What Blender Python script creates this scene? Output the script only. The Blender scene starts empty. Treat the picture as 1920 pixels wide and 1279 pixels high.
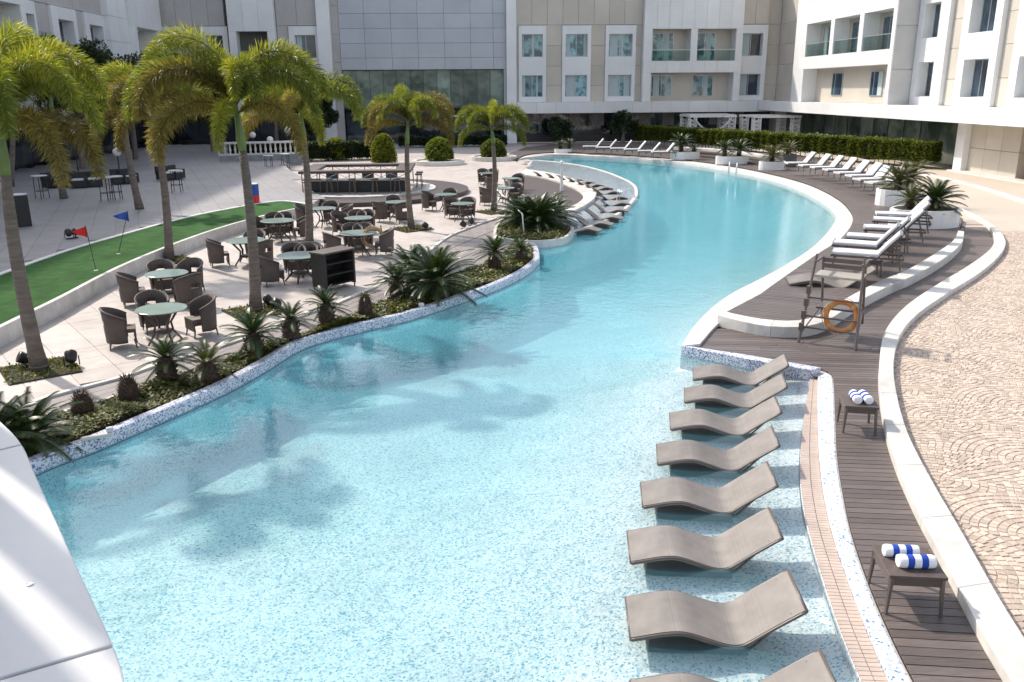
import bpy, bmesh, math, random
from mathutils import Vector, Matrix
from mathutils.geometry import tessellate_polygon, delaunay_2d_cdt
R = math.radians
SC = bpy.context.scene
COL = SC.collection

# ------------------------------------------------------------------ camera, sky, sun, exposure
F = 1587.; CX, CY = 960., 639.5; H = 5.1
PITCH, YAW, ROLL = R(16.5), R(3.1), R(0.4)
FW = Vector((math.sin(YAW) * math.cos(PITCH), math.cos(YAW) * math.cos(PITCH), -math.sin(PITCH)))
R0 = Vector((math.cos(YAW), -math.sin(YAW), 0)); U0 = R0.cross(FW)
RR = math.cos(ROLL) * R0 - math.sin(ROLL) * U0
UU = math.cos(ROLL) * U0 + math.sin(ROLL) * R0
cd = bpy.data.cameras.new('camera'); cam = bpy.data.objects.new('camera', cd); COL.objects.link(cam)
m3 = Matrix((RR, UU, -FW)).transposed()
cam.matrix_world = Matrix.Translation((0, 0, H)) @ m3.to_4x4()
cd.sensor_width = 36; cd.lens = 36 * F / 1920; cd.clip_start = 0.05; cd.clip_end = 2000
SC.camera = cam
SUN_AZ = Vector((.71, -.70, 0)).normalized()          # where the light travels, on the ground
SUN_EL = R(43)
w = bpy.data.worlds.new('World'); SC.world = w; w.use_nodes = True
nt = w.node_tree; bg = nt.nodes['Background']
sky = nt.nodes.new('ShaderNodeTexSky'); sky.sky_type = 'NISHITA'; sky.sun_disc = False
sky.sun_elevation = SUN_EL
sd = -SUN_AZ                                          # towards the sun
sky.sun_rotation = math.atan2(sd.x, sd.y)
sky.air_density = 1.0; sky.dust_density = 2.0; sky.ozone_density = 1.0
hs = nt.nodes.new('ShaderNodeHueSaturation'); hs.inputs['Saturation'].default_value = .55   # hazy air
nt.links.new(sky.outputs[0], hs.inputs['Color']); nt.links.new(hs.outputs[0], bg.inputs[0]); bg.inputs[1].default_value = 0.15
sl = bpy.data.lights.new('sun', 'SUN'); sl.energy = 2.7; sl.angle = R(1.6); sl.color = (1, .915, .80)
so = bpy.data.objects.new('sun', sl); COL.objects.link(so)
ld = Vector((SUN_AZ.x * math.cos(SUN_EL), SUN_AZ.y * math.cos(SUN_EL), -math.sin(SUN_EL)))
so.rotation_euler = ld.to_track_quat('-Z', 'Y').to_euler(); so.location = (-40, 60, 60)
SC.view_settings.view_transform = 'Standard'; SC.view_settings.look = 'None'
SC.view_settings.gamma = 1; SC.view_settings.exposure = 0.84
SC.view_settings.use_curve_mapping = False
SC.render.engine = 'CYCLES'
SC.cycles.max_bounces = 8; SC.cycles.transparent_max_bounces = 16

# ------------------------------------------------------------------ survey: bearings read off the photo -> metres on a level
def ray(px, py):
    return FW + RR * ((px - CX) / F) - UU * ((py - CY) / F)
def G(px, py, z=0.):
    d = ray(px, py); t = (z - H) / d.z
    return Vector((t * d.x, t * d.y, z))
def AY(px, py, y):
    d = ray(px, py); t = y / d.y
    return Vector((t * d.x, y, H + t * d.z))
def GL(pts, z=0.):
    return [G(a, b, z).xy for a, b in pts]

# ------------------------------------------------------------------ materials
MATS = {}
def nodes_of(name):
    m = bpy.data.materials.new(name); m.use_nodes = True; n = m.node_tree
    return m, n, n.nodes['Principled BSDF'], n.nodes, n.links
def mixc(N, L, fac, a, b, mode='MIX'):
    x = N.new('ShaderNodeMix'); x.data_type = 'RGBA'; x.blend_type = mode
    for s, v in ((0, fac), (6, a), (7, b)):
        if hasattr(v, 'links') or hasattr(v, 'is_linked'): L.new(v, x.inputs[s])
        else: x.inputs[s].default_value = v if s == 0 else (*v, 1)
    return x.outputs[2]
def ramp(N, L, src, stops):
    r = N.new('ShaderNodeValToRGB'); L.new(src, r.inputs[0])
    e = r.color_ramp.elements
    while len(e) < len(stops): e.new(.5)
    for el, (p, c) in zip(e, stops):
        el.position = p; el.color = (c, c, c, 1) if isinstance(c, (int, float)) else (*c, 1)
    return r.outputs[0]
def pos_scaled(N, L, sc=(1, 1, 1), obj=False, rot=0):
    if obj:
        g = N.new('ShaderNodeTexCoord').outputs['Object']
    else:
        g = N.new('ShaderNodeNewGeometry').outputs['Position']
    m = N.new('ShaderNodeMapping'); L.new(g, m.inputs[0]); m.inputs['Scale'].default_value = sc
    m.inputs['Rotation'].default_value[2] = rot
    return m.outputs[0]
def noise(N, L, vec, scale, detail=3, rough=.55):
    t = N.new('ShaderNodeTexNoise'); L.new(vec, t.inputs['Vector']); t.inputs['Scale'].default_value = scale
    t.inputs['Detail'].default_value = detail; t.inputs['Roughness'].default_value = rough
    return t.outputs[0]
def bumpn(N, L, P, h, strength=.3, dist=.01):
    b = N.new('ShaderNodeBump'); L.new(h, b.inputs['Height']); b.inputs['Strength'].default_value = strength
    b.inputs['Distance'].default_value = dist; L.new(b.outputs[0], P.inputs['Normal']); return b
def mat(name, c1, c2=None, rough=.6, scale=3., detail=4, sc=(1, 1, 1), bump=0, bscale=40, bdist=.01, rnd=0, metal=0, spec=.5, obj=False, island=0, dirt=0):
    """a base colour broken up by noise, wear and a little variation from piece to piece"""
    if name in MATS: return MATS[name]
    m, n, P, N, L = nodes_of(name)
    c2 = c2 or tuple(v * .8 for v in c1)
    v = pos_scaled(N, L, sc, obj)
    f = ramp(N, L, noise(N, L, v, scale, detail), [(.3, 0.), (.7, 1.)])
    c = mixc(N, L, f, c1, c2)
    if dirt:
        d = ramp(N, L, noise(N, L, v, scale * .23, 5, .65), [(.45, 1.), (.75, 1 - dirt)])
        c = mixc(N, L, 1., c, d, 'MULTIPLY')
    if rnd or island:
        if rnd: r = N.new('ShaderNodeObjectInfo').outputs['Random']; amt = rnd
        else: r = N.new('ShaderNodeNewGeometry').outputs['Random Per Island']; amt = island
        k = ramp(N, L, r, [(0., 1 - amt), (1., 1 + amt * .4)])
        c = mixc(N, L, 1., c, k, 'MULTIPLY')
    L.new(c, P.inputs['Base Color']); P.inputs['Roughness'].default_value = rough
    P.inputs['Metallic'].default_value = metal; P.inputs['Specular IOR Level'].default_value = spec
    if bump: bumpn(N, L, P, noise(N, L, v, bscale, 3), bump, bdist)
    MATS[name] = m; return m

def foliage(name, c1, c2, c3, trans=.35, rough=.55):
    m, n, P, N, L = nodes_of(name)
    isl = N.new('ShaderNodeNewGeometry').outputs['Random Per Island']
    orr = N.new('ShaderNodeObjectInfo').outputs['Random']
    v = pos_scaled(N, L)
    f = ramp(N, L, noise(N, L, v, 1.6, 3), [(.35, 0.), (.65, 1.)])
    c = mixc(N, L, f, c1, c2)
    k = ramp(N, L, isl, [(0., 0.), (.6, 0.), (1., .8)])
    c = mixc(N, L, k, c, c3)
    k2 = ramp(N, L, orr, [(0., .75), (1., 1.2)])
    c = mixc(N, L, 1., c, k2, 'MULTIPLY')
    L.new(c, P.inputs['Base Color']); P.inputs['Roughness'].default_value = rough
    t = N.new('ShaderNodeBsdfTranslucent')
    tc = mixc(N, L, 1., c, (1.5, 1.45, .6), 'MULTIPLY'); L.new(tc, t.inputs[0])
    x = N.new('ShaderNodeMixShader'); x.inputs[0].default_value = trans
    L.new(P.outputs[0], x.inputs[1]); L.new(t.outputs[0], x.inputs[2])
    L.new(x.outputs[0], N['Material Output'].inputs[0]); MATS[name] = m; return m

def mosaic(name, base, light, dark, scale=30., mix=(.62, .84), rough=.35, contrast=1., wob=0):
    m, n, P, N, L = nodes_of(name)
    v = pos_scaled(N, L)
    if wob:
        nn = N.new('ShaderNodeTexNoise'); L.new(v, nn.inputs['Vector']); nn.inputs['Scale'].default_value = 5; nn.inputs['Detail'].default_value = 2
        a = N.new('ShaderNodeVectorMath'); a.operation = 'SCALE'; L.new(nn.outputs[1], a.inputs[0]); a.inputs['Scale'].default_value = wob
        b = N.new('ShaderNodeVectorMath'); b.operation = 'ADD'; L.new(v, b.inputs[0]); L.new(a.outputs[0], b.inputs[1]); v = b.outputs[0]
    vo = N.new('ShaderNodeTexVoronoi'); L.new(v, vo.inputs['Vector']); vo.inputs['Scale'].default_value = scale
    s = N.new('ShaderNodeSeparateColor'); L.new(vo.outputs['Color'], s.inputs[0])
    r = N.new('ShaderNodeValToRGB'); L.new(s.outputs[0], r.inputs[0]); e = r.color_ramp.elements
    r.color_ramp.interpolation = 'CONSTANT'
    e[0].position = 0; e[0].color = (*base, 1); e[1].position = mix[0]; e[1].color = (*light, 1)
    x = e.new(mix[1]); x.color = (*dark, 1); x = e.new(.93); x.color = (*[a * .55 + b * .45 for a, b in zip(dark, base)], 1)
    big = ramp(N, L, noise(N, L, v, .8, 4), [(.3, .82), (.7, 1.)])
    c = mixc(N, L, 1., r.outputs[0], big, 'MULTIPLY')
    L.new(c, P.inputs['Base Color']); P.inputs['Roughness'].default_value = rough
    bumpn(N, L, P, vo.outputs['Distance'], .25, .004)
    MATS[name] = m; return m

WHITE_CLAD = mat('white_cladding', (.80, .80, .79), (.74, .745, .75), .42, .6, sc=(1, 1, 1), rnd=.05, dirt=.12)
BEIGE_CLAD = mat('beige_cladding', (.60, .545, .47), (.53, .485, .42), .55, .5, rnd=.09, dirt=.12)
GREY_CLAD = mat('grey_metal_panel', (.47, .49, .53), (.42, .44, .48), .38, .4, rnd=.06, metal=.25, dirt=.1)
LILAC_CLAD = mat('taupe_cladding', (.50, .475, .455), (.43, .41, .39), .5, .5, rnd=.08, dirt=.15)
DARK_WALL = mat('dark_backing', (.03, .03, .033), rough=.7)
JOINT = mat('dark_joint', (.12, .115, .11), rough=.8)
REVEAL = mat('reveal_plaster', (.62, .60, .57), (.55, .54, .52), .6, 1)
ALU = mat('window_aluminium', (.55, .57, .6), rough=.35, metal=.6)
def glassmat(name, c1, c2, rough=.04, sc=.5, bumpd=.02, spec=.8):
    m, n, P, N, L = nodes_of(name)
    v = pos_scaled(N, L)
    f = ramp(N, L, noise(N, L, v, sc, 2), [(.42, 0.), (.58, 1.)])
    o = N.new('ShaderNodeObjectInfo').outputs['Random']
    c = mixc(N, L, f, c1, c2)
    k = ramp(N, L, o, [(0., .5), (1., 1.3)])
    c = mixc(N, L, 1., c, k, 'MULTIPLY')
    L.new(c, P.inputs['Base Color']); P.inputs['Roughness'].default_value = rough
    P.inputs['Specular IOR Level'].default_value = spec
    bumpn(N, L, P, noise(N, L, v, .8, 1), .35, bumpd); MATS[name] = m; return m
GLASS_TEAL = glassmat('teal_window_glass', (.03, .10, .13), (.24, .42, .46), sc=1.3)
GLASS_NAVY = glassmat('navy_window_glass', (.02, .035, .06), (.05, .09, .13))
GLASS_GREEN = glassmat('green_curtain_glass', (.10, .15, .13), (.20, .26, .22), sc=.5, bumpd=.05)
GLASS_DARK = glassmat('dark_shopfront_glass', (.012, .016, .022), (.05, .06, .07), sc=.5)
def clear_glass():
    m, n, P, N, L = nodes_of('balcony_glass')
    t = N.new('ShaderNodeBsdfTransparent'); t.inputs[0].default_value = (.80, .87, .85, 1)
    g = N.new('ShaderNodeBsdfGlossy'); g.inputs['Roughness'].default_value = .03
    fr = N.new('ShaderNodeLayerWeight'); fr.inputs[0].default_value = .12
    mp = N.new('ShaderNodeMath'); mp.operation = 'MULTIPLY'; mp.inputs[1].default_value = .5; L.new(fr.outputs[0], mp.inputs[0])
    x = N.new('ShaderNodeMixShader'); L.new(mp.outputs[0], x.inputs[0]); L.new(t.outputs[0], x.inputs[1]); L.new(g.outputs[0], x.inputs[2])
    L.new(x.outputs[0], N['Material Output'].inputs[0]); return m
GLASS_RAIL = clear_glass()
TILE = mat('terrace_tile', (.56, .495, .45), (.48, .425, .39), .5, 3.2, rnd=.13, dirt=.30, bump=.15, bscale=60)
TILE_JOINT = mat('tile_joint', (.44, .39, .36), rough=.8)
PLAZA = mat('plaza_tile', (.31, .29, .29), (.255, .24, .245), .5, 1.5, rnd=.10, dirt=.2, bump=.15, bscale=60)
PATHM = mat('path_paving', (.30, .26, .25), (.24, .21, .20), .6, 2.5, rnd=.1, dirt=.25, bump=.3)
KERB = mat('white_kerb_stone', (.72, .69, .65), (.62, .59, .55), .55, 4, rnd=.10, dirt=.32, bump=.15, bscale=50)
COPING = mat('pool_coping', (.74, .70, .67), (.66, .63, .60), .45, 4, rnd=.08, dirt=.22, bump=.1)
COBBLE = mat('cobble_stone', (.62, .505, .415), (.55, .445, .36), .7, 6, island=.28, bump=.5, bscale=50, bdist=.01, dirt=.12)
COBBLE_J = mat('cobble_joint', (.42, .335, .26), (.34, .27, .205), .9, 20)
SANDF = mat('sand_paving', (.54, .465, .385), (.47, .405, .335), .7, .35, dirt=.15, bump=.3, bscale=15)
GROUND = mat('ground_paving', (.50, .45, .41), (.42, .385, .36), .75, .3, dirt=.2, bump=.2, bscale=10)
TURFM = mat('green_turf', (.08, .19, .06), (.05, .135, .038), .9, 3.5, detail=8, bump=1, bscale=160, bdist=.03, dirt=.35, spec=.1)
SOIL = mat('soil', (.035, .03, .018), (.06, .05, .03), .95, 6, bump=.8, bscale=20, bdist=.04)
def wood(name, c1, c2, rnd=.3, sc=(1, 14, 1), rough=.5, scale=3, rot=0, dirt=.2):
    m, n, P, N, L = nodes_of(name)
    v = pos_scaled(N, L, sc, rot=rot)
    f = ramp(N, L, noise(N, L, v, scale, 6, .7), [(.3, 0.), (.7, 1.)])
    c = mixc(N, L, f, c1, c2)
    r = N.new('ShaderNodeObjectInfo').outputs['Random']
    c = mixc(N, L, 1., c, ramp(N, L, r, [(0., 1 - rnd), (1., 1.15)]), 'MULTIPLY')
    isl = N.new('ShaderNodeNewGeometry').outputs['Random Per Island']
    c = mixc(N, L, 1., c, ramp(N, L, isl, [(0., .85), (1., 1.1)]), 'MULTIPLY')
    d = ramp(N, L, noise(N, L, pos_scaled(N, L), .7, 5), [(.4, 1.), (.7, 1 - dirt)])
    c = mixc(N, L, 1., c, d, 'MULTIPLY')
    L.new(c, P.inputs['Base Color']); P.inputs['Roughness'].default_value = rough
    bumpn(N, L, P, f, .3, .004); MATS[name] = m; return m
DECK = wood('brown_deck_wood', (.185, .148, .134), (.100, .078, .070), rot=R(10))
DECK_GAP = mat('deck_gap', (.015, .01, .009), rough=.9)
BARWOOD = wood('dark_bar_wood', (.11, .075, .065), (.07, .05, .045), sc=(14, 1, 1))
def wicker(name, c1, c2, s=55, bs=.5):
    m, n, P, N, L = nodes_of(name)
    v = N.new('ShaderNodeTexCoord').outputs['Object']
    a = N.new('ShaderNodeTexWave'); a.bands_direction = 'Z'; a.inputs['Scale'].default_value = s; a.inputs['Distortion'].default_value = 1.5; L.new(v, a.inputs[0])
    b = N.new('ShaderNodeTexWave'); b.bands_direction = 'X'; b.inputs['Scale'].default_value = s * .7; b.inputs['Distortion'].default_value = 1.5; L.new(v, b.inputs[0])
    f = N.new('ShaderNodeMath'); f.operation = 'MULTIPLY'; L.new(a.outputs[1], f.inputs[0]); L.new(b.outputs[1], f.inputs[1])
    k = noise(N, L, v, 4, 3)
    c = mixc(N, L, f.outputs[0], c2, c1); c = mixc(N, L, 1., c, ramp(N, L, k, [(.3, .8), (.7, 1.15)]), 'MULTIPLY')
    r = N.new('ShaderNodeObjectInfo').outputs['Random']
    c = mixc(N, L, 1., c, ramp(N, L, r, [(0., .88), (1., 1.1)]), 'MULTIPLY')
    L.new(c, P.inputs['Base Color']); P.inputs['Roughness'].default_value = .55
    bumpn(N, L, P, f.outputs[0], bs, .006); MATS[name] = m; return m
WICKER = wicker('brown_wicker', (.175, .130, .110), (.070, .052, .045))
WICKER_BLK = wicker('black_wicker', (.05, .045, .042), (.02, .018, .018))
WICKER_TAUPE = wicker('taupe_wicker', (.255, .228, .208), (.19, .17, .155), 150, .12)
METAL_BR = mat('brown_metal', (.13, .10, .085), (.10, .08, .07), .4, 5)
BLACK = mat('black_plastic', (.012, .012, .013), (.02, .02, .02), .4, 5)
CHROME = mat('chrome', (.8, .8, .8), rough=.18, metal=1)
TABLEGLASS = mat('frosted_table_glass', (.30, .38, .35), (.25, .33, .30), .12, 2, spec=.7)
CUSHION = mat('white_cushion', (.64, .635, .64), (.54, .54, .57), .8, 3, bump=.3, bscale=12, bdist=.02)
WPAINT = mat('white_paint', (.80, .79, .78), (.72, .71, .70), .5, 2, dirt=.12)
TOWEL_W = mat('white_towel', (.84, .84, .85), (.78, .79, .82), .95, 8, bump=.8, bscale=150, bdist=.004, obj=True)
TOWEL_B = mat('blue_towel', (.02, .07, .42), (.015, .05, .33), .95, 8, bump=.8, bscale=150, bdist=.004, obj=True)
ORANGE = mat('orange_ring', (.62, .22, .035), (.50, .17, .03), .45, 6, dirt=.25)
RED = mat('red_cloth', (.75, .02, .015), (.6, .015, .01), .6, 3)
BLUE = mat('blue_cloth', (.02, .10, .45), (.015, .07, .35), .6, 3)
YELLOW = mat('yellow_cloth', (.8, .55, .03), rough=.6)
TRUNK = mat('palm_trunk', (.20, .165, .14), (.115, .09, .075), .85, 3, sc=(1, 1, 6), bump=.8, bscale=6, bdist=.03)
CYTRUNK = mat('cycad_trunk', (.11, .065, .045), (.045, .028, .02), .95, 14, bump=1, bscale=30, bdist=.03)
CROWNSHAFT = mat('palm_crownshaft', (.15, .22, .06), (.11, .16, .05), .5, 4)
PALM_G = foliage('palm_green', (.15, .19, .025), (.09, .125, .02), (.33, .33, .09), .5, .42)
PALM_Y = foliage('palm_yellow', (.26, .28, .03), (.16, .20, .025), (.44, .41, .11), .5, .42)
PALM_B = foliage('palm_bronze', (.20, .16, .04), (.15, .135, .03), (.36, .29, .12), .45, .45)
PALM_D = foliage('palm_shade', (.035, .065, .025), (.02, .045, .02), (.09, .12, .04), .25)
CYCAD = foliage('cycad_green', (.035, .065, .018), (.02, .042, .013), (.09, .12, .035), .15, .38)
CYCAD_O = foliage('cycad_olive', (.09, .10, .035), (.05, .06, .02), (.17, .16, .07), .2, .45)
HEDGE = foliage('hedge_green', (.13, .17, .022), (.08, .12, .015), (.26, .28, .05), .35)
SHRUB_Y = foliage('golden_shrub', (.22, .25, .02), (.12, .16, .015), (.38, .36, .05), .35)
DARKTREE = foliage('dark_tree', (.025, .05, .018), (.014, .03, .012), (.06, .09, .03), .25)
GCOVER = foliage('ground_cover', (.115, .13, .025), (.055, .075, .018), (.26, .22, .05), .3)
MOS_EDGE = mosaic('blue_white_mosaic', (.78, .77, .80), (.33, .40, .62), (.055, .075, .22), 46, (.60, .82))
MOS_SHELF = mosaic('shelf_mosaic', (.86, .87, .88), (.50, .63, .78), (.10, .20, .42), 44, (.66, .86), wob=.02)
MOS_FLOOR = mosaic('pool_floor_mosaic', (.85, .85, .84), (.58, .70, .76), (.22, .38, .50), 46, (.58, .82), wob=.05)
BEIGE_G = mat('beige_channel_tile', (.55, .445, .38), (.48, .385, .33), .55, 5, rnd=.08, dirt=.1)

def water_mat():
    m, n, P, N, L = nodes_of('pool_water')
    N.remove(P)
    at = N.new('ShaderNodeAttribute'); at.attribute_name = 'depth'
    def ab(k):
        a = N.new('ShaderNodeMath'); a.operation = 'MULTIPLY'; L.new(at.outputs['Fac'], a.inputs[0]); a.inputs[1].default_value = -k
        b = N.new('ShaderNodeMath'); b.operation = 'EXPONENT'; L.new(a.outputs[0], b.inputs[0]); return b.outputs[0]
    cc = N.new('ShaderNodeCombineColor')
    for i, k in enumerate((.36, .036, .024)): L.new(ab(k), cc.inputs[i])
    t = N.new('ShaderNodeBsdfTransparent'); L.new(cc.outputs[0], t.inputs[0])
    g = N.new('ShaderNodeBsdfGlossy'); g.inputs['Roughness'].default_value = .035
    v = pos_scaled(N, L, (1, 1, 1))
    n1 = noise(N, L, v, 4.5, 3, .5); n2 = noise(N, L, v, 16, 3, .6)
    s = N.new('ShaderNodeMath'); s.operation = 'MULTIPLY_ADD'; L.new(n2, s.inputs[0]); s.inputs[1].default_value = .28; L.new(n1, s.inputs[2])
    b = N.new('ShaderNodeBump'); b.inputs['Strength'].default_value = .55; b.inputs['Distance'].default_value = .010; L.new(s.outputs[0], b.inputs['Height'])
    L.new(b.outputs[0], g.inputs['Normal'])
    fr = N.new('ShaderNodeFresnel'); fr.inputs[0].default_value = 1.33; L.new(b.outputs[0], fr.inputs['Normal'])
    x = N.new('ShaderNodeMixShader'); L.new(fr.outputs[0], x.inputs[0]); L.new(t.outputs[0], x.inputs[1]); L.new(g.outputs[0], x.inputs[2])
    # light scattered back by the water itself
    df = N.new('ShaderNodeBsdfDiffuse'); df.inputs[0].default_value = (.18, .62, .78, 1)
    sc_ = N.new('ShaderNodeMath'); sc_.operation = 'SUBTRACT'; sc_.inputs[0].default_value = 1; L.new(ab(.34), sc_.inputs[1])
    y = N.new('ShaderNodeMixShader'); L.new(sc_.outputs[0], y.inputs[0]); L.new(t.outputs[0], y.inputs[1]); L.new(df.outputs[0], y.inputs[2]); L.new(y.outputs[0], x.inputs[1])
    L.new(x.outputs[0], N['Material Output'].inputs[0]); return m
WATER = water_mat()

# ------------------------------------------------------------------ mesh helpers
class MB:
    def __init__(s): s.v = []; s.f = []
    def add(s, vs, fs):
        o = len(s.v); s.v += [tuple(v) for v in vs]; s.f += [tuple(i + o for i in f) for f in fs]; return s
    def box(s, x0, x1, y0, y1, z0, z1, rot=0, piv=(0, 0)):
        vs = [(x, y, z) for z in (z0, z1) for x, y in ((x0, y0), (x1, y0), (x1, y1), (x0, y1))]
        if rot:
            c, q = math.cos(rot), math.sin(rot)
            vs = [(piv[0] + (x - piv[0]) * c - (y - piv[1]) * q, piv[1] + (x - piv[0]) * q + (y - piv[1]) * c, z) for x, y, z in vs]
        return s.add(vs, [(0, 3, 2, 1), (4, 5, 6, 7), (0, 1, 5, 4), (1, 2, 6, 5), (2, 3, 7, 6), (3, 0, 4, 7)])
    def tube(s, pts, rad, n=8, cap=True):
        pts = [Vector(p) for p in pts]; k = len(pts)
        rad = rad if isinstance(rad, (list, tuple)) else [rad] * k
        vs = []; fs = []; prev = None
        for i, p in enumerate(pts):
            t = (pts[min(i + 1, k - 1)] - pts[max(i - 1, 0)]).normalized()
            a = prev if prev is not None else (Vector((0, 0, 1)) if abs(t.z) < .9 else Vector((1, 0, 0)))
            a = (a - t * a.dot(t)).normalized(); prev = a; b = t.cross(a)
            vs += [p + (a * math.cos(2 * math.pi * j / n) + b * math.sin(2 * math.pi * j / n)) * rad[i] for j in range(n)]
        for i in range(k - 1):
            for j in range(n):
                q = (j + 1) % n; fs.append((i * n + j, i * n + q, (i + 1) * n + q, (i + 1) * n + j))
        if cap: fs += [tuple(range(n))[::-1], tuple((k - 1) * n + j for j in range(n))]
        return s.add(vs, fs)
    def lathe(s, prof, n=16, c=(0, 0, 0), cap=True):
        vs = [(c[0] + r * math.cos(2 * math.pi * j / n), c[1] + r * math.sin(2 * math.pi * j / n), c[2] + z) for r, z in prof for j in range(n)]
        fs = [(i * n + j, i * n + (j + 1) % n, (i + 1) * n + (j + 1) % n, (i + 1) * n + j) for i in range(len(prof) - 1) for j in range(n)]
        if cap: fs += [tuple(range(n))[::-1], tuple((len(prof) - 1) * n + j for j in range(n))]
        return s.add(vs, fs)
    def poly(s, pts, z0, z1):
        """closed prism over any simple polygon"""
        pts = [(p[0], p[1]) for p in pts]
        a = sum(p[0] * q[1] - q[0] * p[1] for p, q in zip(pts, pts[1:] + pts[:1]))
        if a < 0: pts = pts[::-1]
        tri = tessellate_polygon([[Vector((x, y, 0)) for x, y in pts]]); n = len(pts)
        vs = [(x, y, z1) for x, y in pts] + [(x, y, z0) for x, y in pts]; fs = []
        for t in tri:
            A, B, C = (Vector(pts[i]) for i in t)
            if (B - A).cross(C - A) < 0: t = t[::-1]
            fs += [tuple(t), tuple(i + n for i in t[::-1])]
        fs += [(i + n, (i + 1) % n + n, (i + 1) % n, i) for i in range(n)]
        return s.add(vs, fs)
    def build(s, name, m, parent=None, smooth=False, loc=None, bevel=0):
        """vertices are metres in the parent's frame"""
        me = bpy.data.meshes.new(name); me.from_pydata(s.v, [], s.f); me.materials.append(m); me.update()
        if smooth: me.polygons.foreach_set('use_smooth', [True] * len(me.polygons))
        o = bpy.data.objects.new(name, me); COL.objects.link(o); o.parent = parent
        if loc is not None: o.location = loc
        if bevel:
            b = o.modifiers.new('b', 'BEVEL'); b.width = bevel; b.segments = 2; b.limit_method = 'ANGLE'
        return o
def tag(o, label=None, cat=None, group=None, kind=None):
    for k, v in (('label', label), ('category', cat), ('group', group), ('kind', kind)):
        if v: o[k] = v
    return o
def thing(name, label, cat, loc=(0, 0, 0), rz=0, group=None):
    o = bpy.data.objects.new(name, None); COL.objects.link(o); o.location = loc; o.rotation_euler.z = rz
    o.empty_display_size = .2
    return tag(o, label, cat, group)
def struct(o): o['kind'] = 'structure'; return o
def dup(o, loc, rz=0, label=None, group=None, scale=None):
    r = o.copy(); COL.objects.link(r); r.location = loc; r.rotation_euler.z = rz
    if label: r['label'] = label
    if group: r['group'] = group
    if scale: r.scale = (scale,) * 3
    for ch in list(o.children):
        c = ch.copy(); COL.objects.link(c); c.parent = r
        for g in ch.children:
            d = g.copy(); COL.objects.link(d); d.parent = c
    return r
BOXES = {}
def bx(name, m, parent, x0, x1, y0, y1, z0, z1):
    """one box as an object of its own; boxes of one size share their mesh"""
    d = (round(x1 - x0, 3), round(y1 - y0, 3), round(z1 - z0, 3)); k = (m.name, d)
    if k not in BOXES:
        me = bpy.data.meshes.new(name); q = MB().box(-d[0] / 2, d[0] / 2, -d[1] / 2, d[1] / 2, -d[2] / 2, d[2] / 2)
        me.from_pydata(q.v, [], q.f); me.materials.append(m); BOXES[k] = me
    o = bpy.data.objects.new(name, BOXES[k]); COL.objects.link(o); o.parent = parent
    pl = parent.location if parent is not None and parent.type == 'EMPTY' else Vector()
    o.location = Vector(((x0 + x1) / 2, (y0 + y1) / 2, (z0 + z1) / 2)) - pl
    if parent is not None and parent.type != 'EMPTY': o.location -= parent.location; 
    if parent is not None and parent.type != 'EMPTY' and parent.parent: o.location -= parent.parent.location
    return o
def smooth(pts, k=6, closed=False):
    """Catmull-Rom through plan points"""
    P = [Vector((p[0], p[1])) for p in pts]; n = len(P); out = []
    rng = range(n) if closed else range(n - 1)
    for i in rng:
        p0 = P[(i - 1) % n] if closed or i > 0 else P[0] * 2 - P[1]
        p1, p2 = P[i], P[(i + 1) % n]
        p3 = P[(i + 2) % n] if closed or i + 2 < n else P[-1] * 2 - P[-2]
        for j in range(k):
            t = j / k
            out.append(.5 * ((2 * p1) + (p2 - p0) * t + (2 * p0 - 5 * p1 + 4 * p2 - p3) * t * t + (3 * p1 - p0 - 3 * p2 + p3) * t ** 3))
    if not closed: out.append(P[-1])
    return out
def resample(pts, n=None, step=None):
    L = [0]
    for a, b in zip(pts, pts[1:]): L.append(L[-1] + (b - a).length)
    if step: n = max(2, int(L[-1] / step) + 1)
    out = []; j = 0
    for i in range(n):
        s = L[-1] * i / (n - 1)
        while j < len(L) - 2 and L[j + 1] < s: j += 1
        d = L[j + 1] - L[j]; out.append(pts[j].lerp(pts[j + 1], (s - L[j]) / d if d else 0))
    return out
def offset(pts, d):
    out = []
    for i, p in enumerate(pts):
        t = (pts[min(i + 1, len(pts) - 1)] - pts[max(i - 1, 0)]).normalized(); out.append(p + Vector((-t.y, t.x)) * d)
    return out
def band_mb(A, B, z0, z1, n=None):
    """solid strip between two plan lines; ends closed"""
    n = n or max(len(A), len(B)); A = resample(A, n); B = resample(B, n); m = MB()
    vs = []
    for a, b in zip(A, B): vs += [(a.x, a.y, z1), (b.x, b.y, z1), (b.x, b.y, z0), (a.x, a.y, z0)]
    fs = []
    for i in range(n - 1):
        o, q = i * 4, i * 4 + 4
        for j in range(4): fs.append((o + j, q + j, q + (j + 1) % 4, o + (j + 1) % 4))
    fs += [(0, 1, 2, 3), (4 * n - 1, 4 * n - 2, 4 * n - 3, 4 * n - 4)]
    return m.add(vs, fs)
def kerb(name, piece, A, B, z0, z1, m, seg=1.2, gap=.004, label=None):
    """a kerb as a row of separate stones"""
    n = max(2, int(sum((b - a).length for a, b in zip(A, A[1:])) / seg)); k = 5
    A = resample(A, n * k + 1); B = resample(B, n * k + 1)
    root = bpy.data.objects.new(name, None); COL.objects.link(root); root['kind'] = 'structure'
    for i in range(n):
        a = A[i * k:i * k + k + 1]; b = B[i * k:i * k + k + 1]
        a = [p.copy() for p in a]; b = [p.copy() for p in b]
        for q in (a, b):
            d = (q[-1] - q[-2]); 
            if d.length > gap * 2: q[-1] = q[-1] - d.normalized() * gap
        band_mb(a, b, z0, z1).build(piece, m, root, bevel=.012 if i < 30 else 0)
    return root
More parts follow.
